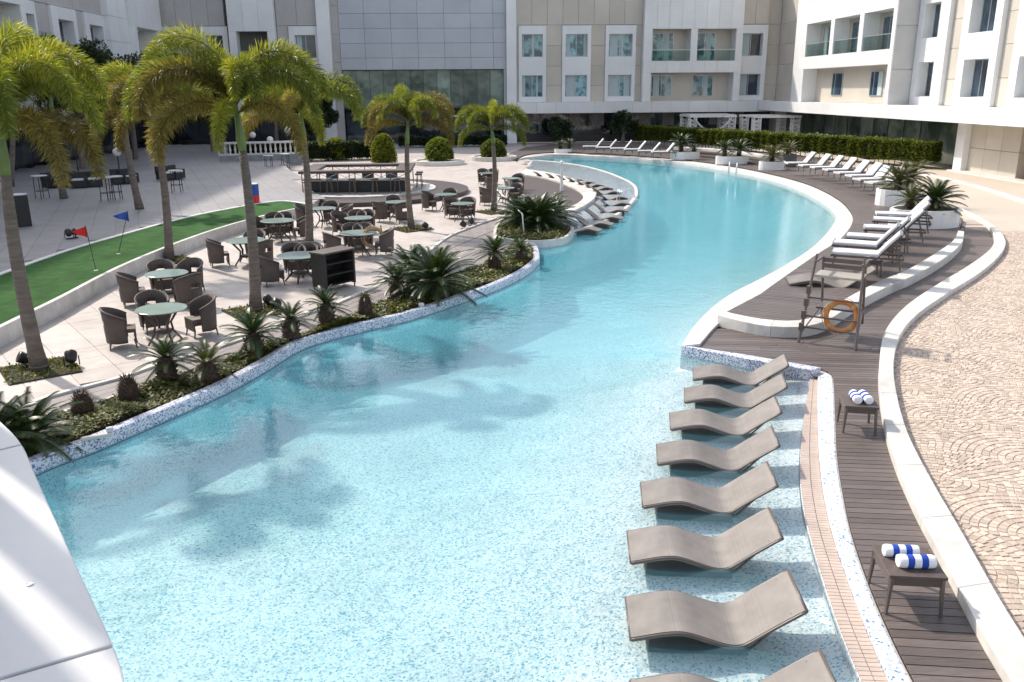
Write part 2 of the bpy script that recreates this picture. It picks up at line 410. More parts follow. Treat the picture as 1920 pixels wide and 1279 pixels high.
def inside(p, poly):
    c = False; n = len(poly); j = n - 1; x, y = p[0], p[1]
    for i in range(n):
        a, b = poly[i], poly[j]
        if (a[1] > y) != (b[1] > y) and x < (b[0] - a[0]) * (y - a[1]) / (b[1] - a[1]) + a[0]: c = not c
        j = i
    return c
def dist_line(p, L):
    best = 1e9
    for a, b in zip(L, L[1:]):
        d = b - a; t = max(0, min(1, (p - a).dot(d) / max(d.length_squared, 1e-9))); best = min(best, (p - a - d * t).length)
    return best

# ------------------------------------------------------------------ plan lines of the pool (metres)
ZW = -.12                                             # water level
left_wl = GL([(-120, 985), (75, 885), (180, 845), (270, 806), (350, 771), (430, 734), (500, 695), (560, 658), (620, 637), (700, 617), (770, 600),
              (860, 570), (930, 545), (985, 518), (1012, 495)], ZW)
notch = GL([(1010, 478), (1000, 463), (975, 452), (945, 447), (960, 449), (1010, 452), (1060, 445)], ZW)
rim = GL([(1060, 445), (1110, 430), (1155, 410), (1183, 388), (1196, 366), (1186, 347), (1145, 328), (1095, 314), (1040, 306), (1000, 303)], ZW)
far_wl = GL([(985, 300), (1040, 294), (1100, 296), (1200, 302), (1300, 312), (1400, 329), (1480, 350), (1540, 380), (1566, 405), (1560, 432), (1530, 467), (1490, 497),
             (1430, 532), (1380, 558), (1340, 585), (1300, 627), (1277, 664)], ZW)
wall_wl = GL([(1277, 664), (1400, 690), (1522, 712)], ZW)
channel_l = GL([(1518, 712), (1505, 800), (1500, 880), (1506, 950), (1520, 1010), (1550, 1110), (1590, 1220), (1640, 1330), (1700, 1440)], -.10)
outer_wl = smooth(left_wl[:-1] + [left_wl[-1]], 5)
tip_wl = smooth([left_wl[-1]] + notch[:3], 4)
notch_wl = smooth(notch[2:], 3)
rim_wl = smooth(rim, 6)
far_s = smooth(far_wl, 5)
chan_s = smooth(channel_l, 5)
near_close = [Vector((chan_s[-1].x, -3.0)), Vector((-9.5, -3.0))]
def chain(*ls):
    out = []
    for l in ls:
        for p in l:
            if not out or (out[-1] - p).length > .03: out.append(Vector((p[0], p[1])))
    while (out[0] - out[-1]).length < .03: out.pop()
    return out
POOL = chain(outer_wl, tip_wl[1:], notch_wl[1:], rim_wl[1:], far_s, wall_wl[1:], chan_s, near_close)

# shallow ledge lines
near_ledge = smooth(GL([(1262, 690), (1230, 745), (1195, 820), (1160, 920), (1135, 1040), (1120, 1190), (1110, 1340), (1105, 1500)], -.4), 5)
arc_in = smooth(GL([(985, 320), (1030, 327), (1070, 337), (1105, 352), (1118, 368), (1105, 384), (1075, 400), (1030, 412)], 0), 5)
LWL = outer_wl
def depth(p):
    y = p.y
    d = .42 + max(0, min(1, (y - 9) / 30)) * 1.25
    # near ledge with the in-water loungers
    if p.y < 16.2:
        xl = None
        for a, b in zip(near_ledge, near_ledge[1:]):
            if min(a.y, b.y) <= y <= max(a.y, b.y): xl = a.x + (b.x - a.x) * ((y - a.y) / (b.y - a.y + 1e-9))
        if xl is None: xl = near_ledge[-1].x if y < near_ledge[-1].y else near_ledge[0].x
        t = p.x - xl
        if t > 0: d = min(d, max(.03, .20 - max(0, t - 2.0) * .2))
        elif t > -2.6: d = min(d, .26 + (-t / 2.6) * (d - .26))
    if p.x < 4 and y < 30: d += .42 * math.exp(-(dist_line(p, LWL) / 1.6) ** 2)
    # far right gentle beach along the coping
    if p.x > 4 and y > 15.5:
        q = dist_line(p, far_s)
        if q < 2.4: d = min(d, .3 + (d - .3) * (q / 2.4) ** .8)
    return d
# ------------------------------------------------------------------ ground with the pool cut out
def cut_sheet(name, outer, holes, z, m):
    loops = [[Vector((p[0], p[1], 0)) for p in l] for l in [outer] + holes]
    tri = tessellate_polygon(loops); pts = [v for l in loops for v in l]
    fs = []
    for t in tri:
        A, B, C = (pts[i] for i in t)
        if (B - A).cross(C - A).z < 0: t = t[::-1]
        fs.append(tuple(t))
    o = MB().add([(p.x, p.y, z) for p in pts], fs).build(name, m); return struct(o)
ch_r = smooth(GL([(1533, 712), (1533, 800), (1540, 900), (1560, 1000), (1597, 1110), (1636, 1210), (1690, 1330), (1750, 1440)], -.09), 5)
HOLE = chain(outer_wl, tip_wl[1:], notch_wl[1:], rim_wl[1:], far_s, wall_wl[1:], offset(ch_r, .05 if offset(ch_r, .05)[9].x > ch_r[9].x else -.05), [Vector((ch_r[-1].x, -3.0)), Vector((-9.5, -3.0))])
cut_sheet('ground', [(-500, -60), (500, -60), (500, 700), (-500, 700)], [HOLE], -.04, GROUND)
# pool basin: floor follows the depth, walls drop from the ground
def grid_fill(poly, step, zf, name, m, attr=False, flip=False):
    xs = [p.x for p in poly]; ys = [p.y for p in poly]
    V = [Vector(p) for p in poly]; n = len(V)
    E_ = [(i, (i + 1) % n) for i in range(n)]
    y = min(ys) + step
    k = 0
    while y < max(ys):
        st = step * (1 if y < 22 else 2 if y < 40 else 3)
        x = min(xs) + st * .5 * (k % 2)
        while x < max(xs):
            p = Vector((x, y))
            if inside(p, poly): V.append(p)
            x += st
        y += st * .87; k += 1
    r = delaunay_2d_cdt(V, E_, [tuple(range(n))], 1, 1e-4)
    vs, fs = r[0], r[2]
    verts = [(v.x, v.y, zf(v)) for v in vs]; faces = []
    for f in fs:
        A, B, C = (vs[i] for i in f[:3])
        faces.append(tuple(f) if (B - A).cross(C - A) > 0 else tuple(f[::-1]))
    o = MB().add(verts, faces).build(name, m, smooth=True)
    if attr:
        a = o.data.attributes.new('depth', 'FLOAT', 'POINT')
        a.data.foreach_set('value', [depth(Vector((v.x, v.y))) for v in vs])
    return struct(o)
floor = grid_fill(POOL, .45, lambda p: ZW - depth(p), 'pool_floor', MOS_FLOOR)
water = grid_fill(POOL, .45, lambda p: ZW, 'water', WATER, attr=True)
mb = MB()
n = len(POOL)
PW = []
for i, p in enumerate(POOL):
    t = (POOL[(i + 1) % n] - POOL[i - 1]).normalized(); PW.append(p + Vector((t.y, -t.x)) * .012)
if not inside(PW[5] , POOL): PW = [POOL[i] * 2 - q for i, q in enumerate(PW)]
mb.add([(p.x, p.y, -.158) for p in PW] + [(p.x, p.y, -2.2) for p in PW], [(i, (i + 1) % n, (i + 1) % n + n, i + n) for i in range(n)])
struct(mb.build('pool_wall', MOS_FLOOR))

# ------------------------------------------------------------------ left edge: mosaic rim, planting bed, path, terrace
curb_back = smooth(GL([(-140, 945), (65, 861), (154, 826), (260, 783), (345, 747), (447, 697), (528, 660), (601, 629), (640, 618), (712, 597), (775, 579), (837, 564), (884, 549),
                       (947, 523), (987, 499), (995, 486), (988, 470), (970, 462)], .08), 5)
curb_front = chain(outer_wl, tip_wl[1:])
curb_front = curb_front + [Vector(notch_wl[0])]
cf = resample(curb_front, 130); cb = offset(cf, .2)
if inside(cb[40], POOL): cb = offset(cf, -.2)
curb_back = cb
struct(band_mb(cf, cb, -.16, .08).build('mosaic_pool_rim', MOS_EDGE, bevel=.03))
low_kerb = smooth(GL([(-200, 905), (-60, 850), (40, 802), (97, 780), (146, 765), (260, 731), (337, 705), (419, 678), (462, 665), (537, 641), (575, 626), (625, 604), (672, 587), (716, 567), (760, 545),
                      (830, 524), (893, 503), (938, 481), (972, 474)], .06), 4)
up_kerb = smooth(GL([(-200, 860), (-60, 800), (60, 756), (114, 738), (228, 708), (300, 683), (428, 645), (525, 609), (578, 588), (625, 572), (669, 553), (712, 534), (780, 492), (837, 447), (876, 429), (933, 408)], .06), 4)
kerb('path_kerb', 'kerb_stone', low_kerb, offset(low_kerb, .09), -.02, .07, KERB, 1.0)
kerb('terrace_kerb', 'kerb_stone', up_kerb, offset(up_kerb, .12), -.02, .07, KERB, 1.0)
bed_poly = chain(resample(curb_back, 60), resample(low_kerb, 60)[::-1])
struct(MB().poly(bed_poly, -.1, .02).build('planting_bed', SOIL))
# path strip: slabs across, laid on a joint-coloured base
pA = resample(offset(low_kerb, .09), 56); pB = resample(up_kerb, 56)
pe = GL([(1000, 466), (975, 452), (930, 440), (925, 425), (945, 405)], 0)
struct(MB().poly(chain(pA, pe, pB[::-1]), -.06, .012).build('path', mat('path_joint', (.16, .14, .13), rough=.9)))
pr = bpy.data.objects.new('path_paving', None); COL.objects.link(pr); struct(pr)
for i in range(55):
    for a, b in ((0.02, .33), (.34, .66), (.67, .98)):
        q = [pA[i].lerp(pB[i], a), pA[i + 1].lerp(pB[i + 1], a), pA[i + 1].lerp(pB[i + 1], b), pA[i].lerp(pB[i], b)]
        c = sum(q, Vector((0, 0))) / 4; q = [c + (p - c) * .985 for p in q]
        MB().poly(q, 0, .022).build('paving_slab', PATHM, pr)
def leaf_soup(n, pick, size, seed, up=.6):
    """n small leaf quads; pick(rng) gives a point and a size factor"""
    rg = random.Random(seed); m = MB(); vs = []; fs = []
    for i in range(n):
        p, k = pick(rg); s = size * k * rg.uniform(.6, 1.35)
        a = rg.uniform(0, 6.283); e = rg.uniform(-.2, 1.2) * up
        d = Vector((math.cos(a) * math.cos(e), math.sin(a) * math.cos(e), math.sin(e)))
        t = Vector((-math.sin(a), math.cos(a), rg.uniform(-.5, .5))).normalized() * s * .32
        b = len(vs); q = p + d * s * .5
        vs += [p, q + t, p + d * s, q - t]; fs.append((b, b + 1, b + 2, b + 3))
    return m.add(vs, fs)
A60 = resample(curb_back, 60); B60 = resample(low_kerb, 60)
def pick_bed(rg):
    i = rg.randrange(59); u, v_ = rg.random(), rg.uniform(.03, .99)
    p = A60[i].lerp(A60[i + 1], u).lerp(B60[i].lerp(B60[i + 1], u), v_)
    h = .04 + .13 * abs(math.sin(p.x * 2.1 + 1) * math.cos(p.y * 1.7)) * rg.random() ** .6
    return Vector((p.x, p.y, .01 + h)), 1 if p.y < 16 else 1.3
tag(leaf_soup(46000, pick_bed, .075, 3, .5).build('ground_cover', GCOVER), 'low olive green ground cover filling the bed between path and pool', 'ground cover', kind='stuff')

# ------------------------------------------------------------------ raised putting strip and upper plaza
ZT = .36
t_low = smooth(GL([(-170, 700), (0, 614), (110, 560), (220, 503), (330, 457), (420, 426), (500, 404), (560, 391)], ZT), 5)
t_up = smooth(GL([(-170, 585), (0, 516), (130, 470), (240, 438), (340, 411), (420, 394), (520, 378), (575, 383)], ZT), 5)
turf_poly = chain(t_low, t_up[::-1])
struct(MB().poly(turf_poly, -.04, ZT).build('turf', TURFM))
kerb('turf_wall', 'wall_stone', offset(t_low, -.10), offset(t_low, .03), -.04, ZT + .045, KERB, 1.0)
kerb('turf_kerb', 'kerb_stone', offset(t_up, -.03), offset(t_up, .13), -.04, ZT + .03, WPAINT, 1.0)
plaza_poly = chain(offset(t_up, .131), GL([(600, 372), (560, 335), (525, 300)], ZT), [Vector((-17, 84)), Vector((-29, 84)), Vector((-29, 10))])
struct(MB().poly(plaza_poly, -.04, ZT - .03).build('plaza', TILE_JOINT))
# ------------------------------------------------------------------ terrace tiles
terrace_poly = chain(offset(up_kerb, -.0), GL([(1000, 330), (985, 300), (960, 288), (900, 285), (600, 300)], 0), [Vector((-12, 70)), Vector((-13, 34)), Vector((-22, 12))])
def lay_tiles(name, piece, poly, step, z, m, lim, far, ang=0, off=(0, 0)):
    c, s = math.cos(ang), math.sin(ang); xs = []; cells = []
    for i in range(-70, 70):
        for j in range(-5, 120):
            u, v_ = i * step + off[0], j * step + off[1]; p = Vector((u * c - v_ * s, u * s + v_ * c))
            if p.y < 5 or p.y > far: continue
            if not inside(p, poly): continue
            w_ = (p.length, p); cells.append(w_)
    cells.sort(key=lambda t: t[0])
    root = bpy.data.objects.new(name, None); COL.objects.link(root); struct(root)
    h = step / 2 - .004; me = None; soup = MB(); rg = random.Random(5)
    for k, (d_, p) in enumerate(cells):
        if k < lim:
            if me is None:
                o = MB().box(-h, h, -h, h, -.03, 0).build(piece, m, root); me = o.data
            else:
                o = bpy.data.objects.new(piece, me); COL.objects.link(o); o.parent = root
            o.location = (p.x, p.y, z + rg.uniform(-.0015, .0015)); o.rotation_euler.z = ang
        else: soup.box(p.x - h, p.x + h, p.y - h, p.y + h, z - .02, z, ang, (p.x, p.y))
    if soup.v:
        o = soup.build(piece + '_field', m, root); o['kind'] = 'stuff'
    return root
cut_sheet('terrace_base', [tuple(p) for p in terrace_poly], [], -.03, TILE_JOINT)
lay_tiles('terrace', 'terrace_tile', terrace_poly, .8, 0, TILE, 295, 70, R(35))
lay_tiles('plaza_paving', 'plaza_tile', plaza_poly, .8, ZT, PLAZA, 280, 84, R(20))

# ------------------------------------------------------------------ right side: mosaic rim, channel, deck, kerbs, cobbles
mo_o = smooth(GL([(1548, 697), (1562, 710), (1566, 780), (1569, 850), (1580, 925), (1596, 1000), (1628, 1095), (1668, 1190), (1712, 1279), (1765, 1375), (1800, 1440)], -.03), 5)
chL = resample(chan_s, 110); chR = resample(ch_r, 110)
struct(band_mb(chL, chR, -.5, -.112).build('drain_channel', MOS_SHELF))
cg = bpy.data.objects.new('channel_grating', None); COL.objects.link(cg); struct(cg)
g1, g2 = resample(chan_s, 151), resample(ch_r, 151)
for i in range(150):
    for a, b in ((.02, .485), (.515, .98)):
        q = [g1[i].lerp(g2[i], a), g1[i].lerp(g2[i], b), g1[i + 1].lerp(g2[i + 1], b), g1[i + 1].lerp(g2[i + 1], a)]
        c = sum(q, Vector((0, 0))) / 4; q = [c + Vector(((p - c).x, (p - c).y * .88)) for p in q]
        MB().poly(q, -.111, -.09).build('channel_tile', BEIGE_G, cg)
struct(band_mb(chR, resample(mo_o, 110), -.5, -.03).build('mosaic_deck_rim', MOS_SHELF, bevel=.03))
# mosaic wall at the step in the pool edge
wl = [Vector(p) for p in wall_wl]
mw_t = GL([(1279, 650), (1400, 668), (1537, 692)], .07)
struct(band_mb(resample(wl, 12), resample(offset(resample([Vector(p) for p in mw_t], 12), .12), 12), -.5, .07).build('mosaic_step_wall', MOS_EDGE, bevel=.03))
# coping round the far and right side
cop_o = smooth(GL([(968, 300), (990, 291), (1040, 287), (1100, 289), (1200, 294), (1300, 303), (1400, 318), (1500, 342), (1563, 370), (1594, 398), (1597, 422), (1575, 452), (1530, 482), (1480, 517),
                   (1437, 548), (1395, 580), (1350, 603), (1312, 645)], .06), 5)
kerb('pool_coping', 'coping_stone', resample(far_s, 120), resample(cop_o, 120), -2.1, .06, COPING, 1.0, .006)
# outer white kerb
k_in = smooth(GL([(2080, 1560), (1985, 1420), (1900, 1279), (1840, 1180), (1771, 1050), (1708, 930), (1668, 830), (1650, 740), (1649, 680), (1660, 620), (1700, 572), (1762, 530), (1820, 495), (1858, 465), (1864, 442), (1848, 418), (1810, 396), (1780, 385)], .13), 5)
k_out = smooth(GL([(2130, 1520), (2035, 1380), (1950, 1240), (1877, 1125), (1806, 1000), (1742, 890), (1702, 810), (1682, 740), (1676, 680), (1689, 626), (1724, 586), (1782, 546), (1842, 508), (1878, 474), (1885, 450), (1868, 426), (1830, 403), (1800, 389)], .13), 5)
kerb('deck_kerb', 'kerb_stone', k_in, k_out, -.04, .13, KERB, 1.5)
# inner step kerb
ik_a = smooth(GL([(1352, 582), (1400, 593), (1450, 600), (1500, 600), (1540, 588), (1585, 560), (1650, 526), (1700, 506), (1755, 474), (1788, 450), (1797, 432)], .24), 5)
ik_b = smooth(GL([(1345, 590), (1400, 604), (1450, 612), (1505, 612), (1552, 600), (1602, 569), (1665, 537), (1714, 516), (1768, 486), (1803, 456), (1808, 434)], .24), 5)
kerb('step_kerb', 'kerb_stone', ik_a, ik_b, -.04, .24, KERB, 1.3)
# decks
outer_deck = chain(mo_o[::-1], GL([(1535, 690), (1400, 668), (1290, 650), (1312, 640), (1350, 603)], 0), ik_b, GL([(1812, 405)], 0), k_in[::-1])
inner_deck = chain(ik_a, GL([(1806, 410), (1690, 345), (1600, 313), (1500, 291), (1400, 281), (1300, 277), (1180, 271), (1040, 270), (985, 276), (955, 288), (968, 300)], .14), resample(cop_o, 120)[2:-8])
struct(MB().poly(outer_deck, -.06, -.02).build('deck_base', DECK_GAP))
def planks(name, poly, ang, pitch, z, zb, lim, m, vmin, vmax):
    c, s = math.cos(ang), math.sin(ang)
    loc = [(p.x * c + p.y * s, -p.x * s + p.y * c) for p in poly]
    def hits(v_):
        xs = []
        for i in range(len(loc)):
            a, b = loc[i], loc[(i + 1) % len(loc)]
            if (a[1] > v_) != (b[1] > v_): xs.append(a[0] + (b[0] - a[0]) * (v_ - a[1]) / (b[1] - a[1]))
        xs.sort(); return [(xs[i], xs[i + 1]) for i in range(0, len(xs) - 1, 2)]
    root = bpy.data.objects.new(name, None); COL.objects.link(root); struct(root); cnt = 0; soup = MB(); rg = random.Random(2)
    v_ = max(min(q[1] for q in loc), vmin) + .02; top = min(max(q[1] for q in loc), vmax)
    while v_ < top:
        h0, h1 = hits(v_), hits(v_ + pitch - .012)
        for a in h0:
            for b in h1:
                if min(a[1], b[1]) - max(a[0], b[0]) > .25:
                    # split long boards into lengths with butt joints
                    span = max(a[1], b[1]) - min(a[0], b[0]); cuts = [0]
                    t = rg.uniform(1.2, 3.4)
                    while t < span - .8: cuts.append(t / span); t += rg.uniform(2.0, 3.4)
                    cuts.append(1)
                    for f0, f1 in zip(cuts, cuts[1:]):
                        e = .004 / span
                        q = [(a[0] + (a[1] - a[0]) * (f0 + e), v_), (a[0] + (a[1] - a[0]) * (f1 - e), v_), (b[0] + (b[1] - b[0]) * (f1 - e), v_ + pitch - .012), (b[0] + (b[1] - b[0]) * (f0 + e), v_ + pitch - .012)]
                        q = [(x * c - y * s, x * s + y * c) for x, y in q]; dz = rg.uniform(-.0015, .0015)
                        if cnt < lim: MB().poly(q, zb, z + dz).build('deck_plank', m, root); cnt += 1
                        else: soup.poly(q, zb, z + dz)
        v_ += pitch
    if soup.v: o = soup.build('deck_planking', m, root); o['kind'] = 'stuff'
    return root
planks('outer_deck', outer_deck, R(-9), .135, 0., -.03, 298, DECK, -2, 60)
struct(MB().poly(inner_deck, -.04, .11).build('inner_deck_base', DECK_GAP))
planks('inner_deck', inner_deck, R(-30), .15, .14, .10, 0, DECK, -60, 120)
# steps at the far side between the planters
for i, z in enumerate((.14, .27, .40)):
    A = smooth(GL([(1262, 291 - i * 6), (1340, 298 - i * 7), (1430, 312 - i * 8)], z), 6); B = offset(A, 1.0)
    struct(band_mb(A, B, -.03, z + .13).build('stone_step', BARWOOD if i < 2 else KERB))

# cobbles: fish-scale fans of small setts
cob_poly = chain(resample(k_out, 120), [Vector((24, 31)), Vector((34, 40)), Vector((60, 30)), Vector((60, -3)), Vector((12, -3))])
struct(MB().poly(cob_poly, -.04, -.008).build('cobble_bed', COBBLE_J))
RF = 1.2; SP = .10
def fans(poly, ymax):
    rg = random.Random(8); out = []
    ang = R(-32); ca, sa = math.cos(ang), math.sin(ang)
    kk = int(RF / SP)
    for j in range(-60, 60):
        for i in range(-30, 30):
            cu = i * 2 * RF + (j % 2) * RF; cv = j * RF
            cx, cy = cu * ca - cv * sa, cu * sa + cv * ca
            if not (2 < cx < 26 and -1 < cy < ymax + 2): continue
            for k in range(kk + 1):
                r0 = RF - (k + 1) * SP; r1 = RF - k * SP
                if r1 < .03: continue
                r0 = max(r0, 0); rm = (r0 + r1) / 2; na = max(5, int(2 * math.pi * rm / .10)); ph = rg.random()
                for a in range(na):
                    t0 = (a + ph) / na * 2 * math.pi; t1 = (a + 1 + ph) / na * 2 * math.pi; tm = (t0 + t1) / 2
                    pu, pv = rm * math.cos(tm), rm * math.sin(tm)
                    # visible only where no later (lower) row covers it
                    hid = False
                    for du in (-RF, RF):
                        if (pu - du) ** 2 + (pv + RF) ** 2 < RF * RF: hid = True
                    if hid: continue
                    x, y = cx + pu * ca - pv * sa, cy + pu * sa + pv * ca
                    if y > ymax or not inside((x, y), poly): continue
                    out.append((x * x + y * y, cx, cy, r0, r1, t0, t1, ang))
    return out
S = fans(cob_poly, 30); S.sort(key=lambda t: t[0])
def sett(m, s, rg):
    _, cx, cy, r0, r1, t0, t1, ang = s
    g = .005; r0 += g + rg.uniform(0, .004); r1 -= g + rg.uniform(0, .004); rm = max(.03, (r0 + r1) / 2); da = (g + rg.uniform(0, .003)) / rm
    z = rg.uniform(-.003, .004); q = []
    for r, t in ((r0, t0 + da), (r1, t0 + da), (r1, t1 - da), (r0, t1 - da)): q.append((cx + r * math.cos(t + ang), cy + r * math.sin(t + ang)))
    c = (sum(p[0] for p in q) / 4, sum(p[1] for p in q) / 4)
    top = [(c[0] + (p[0] - c[0]) * .9, c[1] + (p[1] - c[1]) * .9, z) for p in q]
    m.add([(*p, z - .008) for p in q] + top, [(4, 7, 6, 5), (0, 4, 5, 1), (1, 5, 6, 2), (2, 6, 7, 3), (3, 7, 4, 0)])
cr = bpy.data.objects.new('cobble_paving', None); COL.objects.link(cr); struct(cr)
rg = random.Random(4); soup = MB()
for k, s in enumerate(S):
    if k < 290:
        m_ = MB(); sett(m_, s, rg); m_.build('cobble', COBBLE, cr)
    else: sett(soup, s, rg)
o = soup.build('cobble_field', COBBLE, cr); o['kind'] = 'stuff'
sf = struct(MB().poly(chain([Vector((6.5, 27)), Vector((19.2, 31)), Vector((18.8, 36)), Vector((28, 87)), Vector((90, 87)), Vector((90, 20)), Vector((30, 20)), Vector((26, 30)), Vector((19, 29.9))][2:]), -.04, .0).build('sand_paving', SANDF))
strip = smooth([Vector(p) for p in GL([(1690, 318), (1780, 334), (1850, 352), (1920, 374), (2000, 400)], .05)], 5)
kerb('apron_kerb', 'kerb_stone', strip, offset(strip, -.45), -.03, .06, KERB, 2.0)

# ------------------------------------------------------------------ sun shelf in the bend of the pool
rim_in = offset(rim_wl, .0)
shelf_poly = chain(rim_wl, GL([(975, 310)], 0), arc_in, GL([(1040, 430)], 0))
struct(MB().poly(shelf_poly, -.3, -.03).build('sun_shelf', MOS_SHELF))
o = cut_sheet('shelf_water', [tuple(p) for p in chain(resample(rim_wl, 60), arc_in)], [], -.012, WATER)
a = o.data.attributes.new('depth', 'FLOAT', 'POINT'); a.data.foreach_set('value', [.10] * len(o.data.vertices))
r60 = resample(rim_wl, 60)
cw = [r60[i] for i in range(60)]
sgn = .16 if inside(offset(cw, .3)[30], shelf_poly) else -.16
struct(band_mb(offset(cw, -sgn * .05), offset(cw, sgn), -.5, .012).build('sun_shelf_rim', COPING, bevel=.02))
arc_band_in = smooth(GL([(975, 326), (1020, 333), (1055, 343), (1083, 356), (1094, 368), (1084, 380), (1058, 391), (1020, 400)], .12), 5)
kerb('shelf_back_wall', 'wall_stone', resample(arc_in, 60), resample(arc_band_in, 60), -.04, .12, KERB, 1.3)
half = chain(arc_band_in, GL([(985, 395), (960, 380), (945, 340)], .05), )
struct(MB().poly(half, -.04, .03).build('half_moon_deck', BARWOOD))
# bed of the big cycads in the bend
isl = smooth(GL([(925, 437), (935, 446), (975, 452), (1010, 453), (1062, 446), (1075, 420), (1040, 395), (985, 392), (940, 410)], .1), 4, True)
struct(MB().poly(offset(isl, .06 if inside(offset(isl, .3)[3], isl) else -.06), -.3, .08).build('cycad_bed', SOIL))
ring_o = offset(isl + [isl[0]], .0)
struct(band_mb(ring_o, offset(isl + [isl[0]], .12 if inside(offset(isl, .3)[3], isl) else -.12), -.4, .13).build('bed_edging', KERB, bevel=.02))

# ------------------------------------------------------------------ loungers standing in the shallow water
def lounger_profile(L, z0=0.):
    pr = [(0, .05), (.10, .07), (.30, .115), (.46, .135), (.58, .125), (.75, .075), (.92, .02), (1.04, .0), (1.13, .015), (1.22, .07), (1.40, .20), (1.62, .35), (1.72, .415)]
    return [(u * L / 1.72, z) for u, z in pr]
def slab(prof, w, th, y0=0.):
    m = MB(); n = len(prof); vs = []
    for i, (u, z) in enumerate(prof):
        a = prof[max(i - 1, 0)]; b = prof[min(i + 1, n - 1)]; t = Vector((b[0] - a[0], b[1] - a[1])).normalized(); nn = Vector((-t.y, t.x)) * th
        for yy in (y0, y0 + w): vs += [(u, yy, z), (u - nn.x, yy, z - nn.y)]
    fs = []
    for i in range(n - 1):
        a, b = i * 4, i * 4 + 4
        fs += [(a, a + 2, b + 2, b)[::-1], (a + 1, b + 1, b + 3, a + 3)[::-1], (a, b, b + 1, a + 1)[::-1], (a + 2, a + 3, b + 3, b + 2)[::-1]]
    fs += [(0, 1, 3, 2), tuple(x + 4 * (n - 1) for x in (0, 2, 3, 1))]
    return m.add(vs, fs)
def make_water_lounger():
    t = thing('water_lounger', 'x', 'lounger')
    pr = lounger_profile(1.66); sm = smooth(pr, 4)
    sm = [(p.x, p.y) for p in sm]; k = max(i for i, p in enumerate(sm) if p[0] < 1.16)
    W = .70
    o = slab(sm[:k + 1], W, .055).build('seat', WICKER_TAUPE, t); b = slab(sm[k:], W, .04).build('backrest', WICKER_TAUPE, t)
    fr = MB()
    for yy in (-.012, W + .012): fr.tube([(u, yy, z - .02) for u, z in sm[::2]], .016, 6)
    fr.tube([(sm[-1][0] + .005, -.012, sm[-1][1] - .015), (sm[-1][0] + .005, W + .012, sm[-1][1] - .015)], .018, 6)
    fr.tube([(0, -.012, sm[0][1] - .02), (0, W + .012, sm[0][1] - .02)], .016, 6)
    fr.build('frame', METAL_BR, t, smooth=True)
    q = [(u, z - .05) for u, z in sm if .16 < u < 1.2]; nq = len(q); vs = []
    for yy in (.12, W - .12): vs += [(u, yy, z) for u, z in q] + [(u, yy, -.24) for u, z in q]
    fs = []
    for i in range(nq - 1):
        fs += [(i, i + 1, nq + i + 1, nq + i)[::-1], (2 * nq + i, 3 * nq + i, 3 * nq + i + 1, 2 * nq + i + 1)[::-1]]
    fs += [(0, nq, 3 * nq, 2 * nq), (nq - 1, 3 * nq - 1, 4 * nq - 1, 2 * nq - 1)]
    MB().add(vs, fs).build('base', WICKER, t)  # dark body added where only shade shows under the lounger; also its support
    m = MB().tube([(1.1, .03, .0), (1.1, W - .03, .0)], .015, 6).tube([(1.12, .05, -.14), (1.55, .05, .33)], .014, 6).tube([(1.12, W - .05, -.14), (1.55, W - .05, .33)], .014, 6)
    m.build('brace', METAL_BR, t)
    return t
WL = make_water_lounger()
wl_feet = [((1183, 1195), (1185, 1103)), ((1183, 1052), (1190, 990)), ((1206, 948), (1212, 895)), ((1234, 868), (1248, 828)), ((1258, 803), (1272, 772)), ((1284, 752), (1297, 727)), ((1300, 710), (1306, 688))]
wl_ang = [-6.5, -7.5, -9, -11, -12, -14, -15]
wl_lab = ['taupe wave lounger in shallow water, the nearest one seen whole, below the others', 'second whole taupe wave lounger from the bottom of the picture, near the front towels',
          'third whole taupe wave lounger counted up from the near end of the row', 'taupe wave lounger in the very middle of the whole seven in the shallow water',
          'taupe wave lounger third from the mosaic step wall in the shallow water', 'taupe wave lounger second from the mosaic step wall in the shallow water',
          'farthest taupe wave lounger, tight against the blue speckled step wall']
ZL = -.115
first = True
spots = []
for (a, b), an, lb in zip(wl_feet, wl_ang, wl_lab):
    p = G(*a, ZL + .05); spots.append((p.x, p.y, R(an), lb))
p = G(1170, 1400, ZL + .05); spots.append((1.34, 5.76, R(-6), 'taupe wave lounger cut off by the bottom edge, nearest to the camera'))
for i, (x, y, an, lb) in enumerate(spots):
    if i == 0: WL.location = (x, y, ZL); WL.rotation_euler.z = an; WL['label'] = lb; WL['group'] = 'wave loungers standing in the shallow ledge'
    else: dup(WL, (x, y, ZL), an, lb, 'wave loungers standing in the shallow ledge')

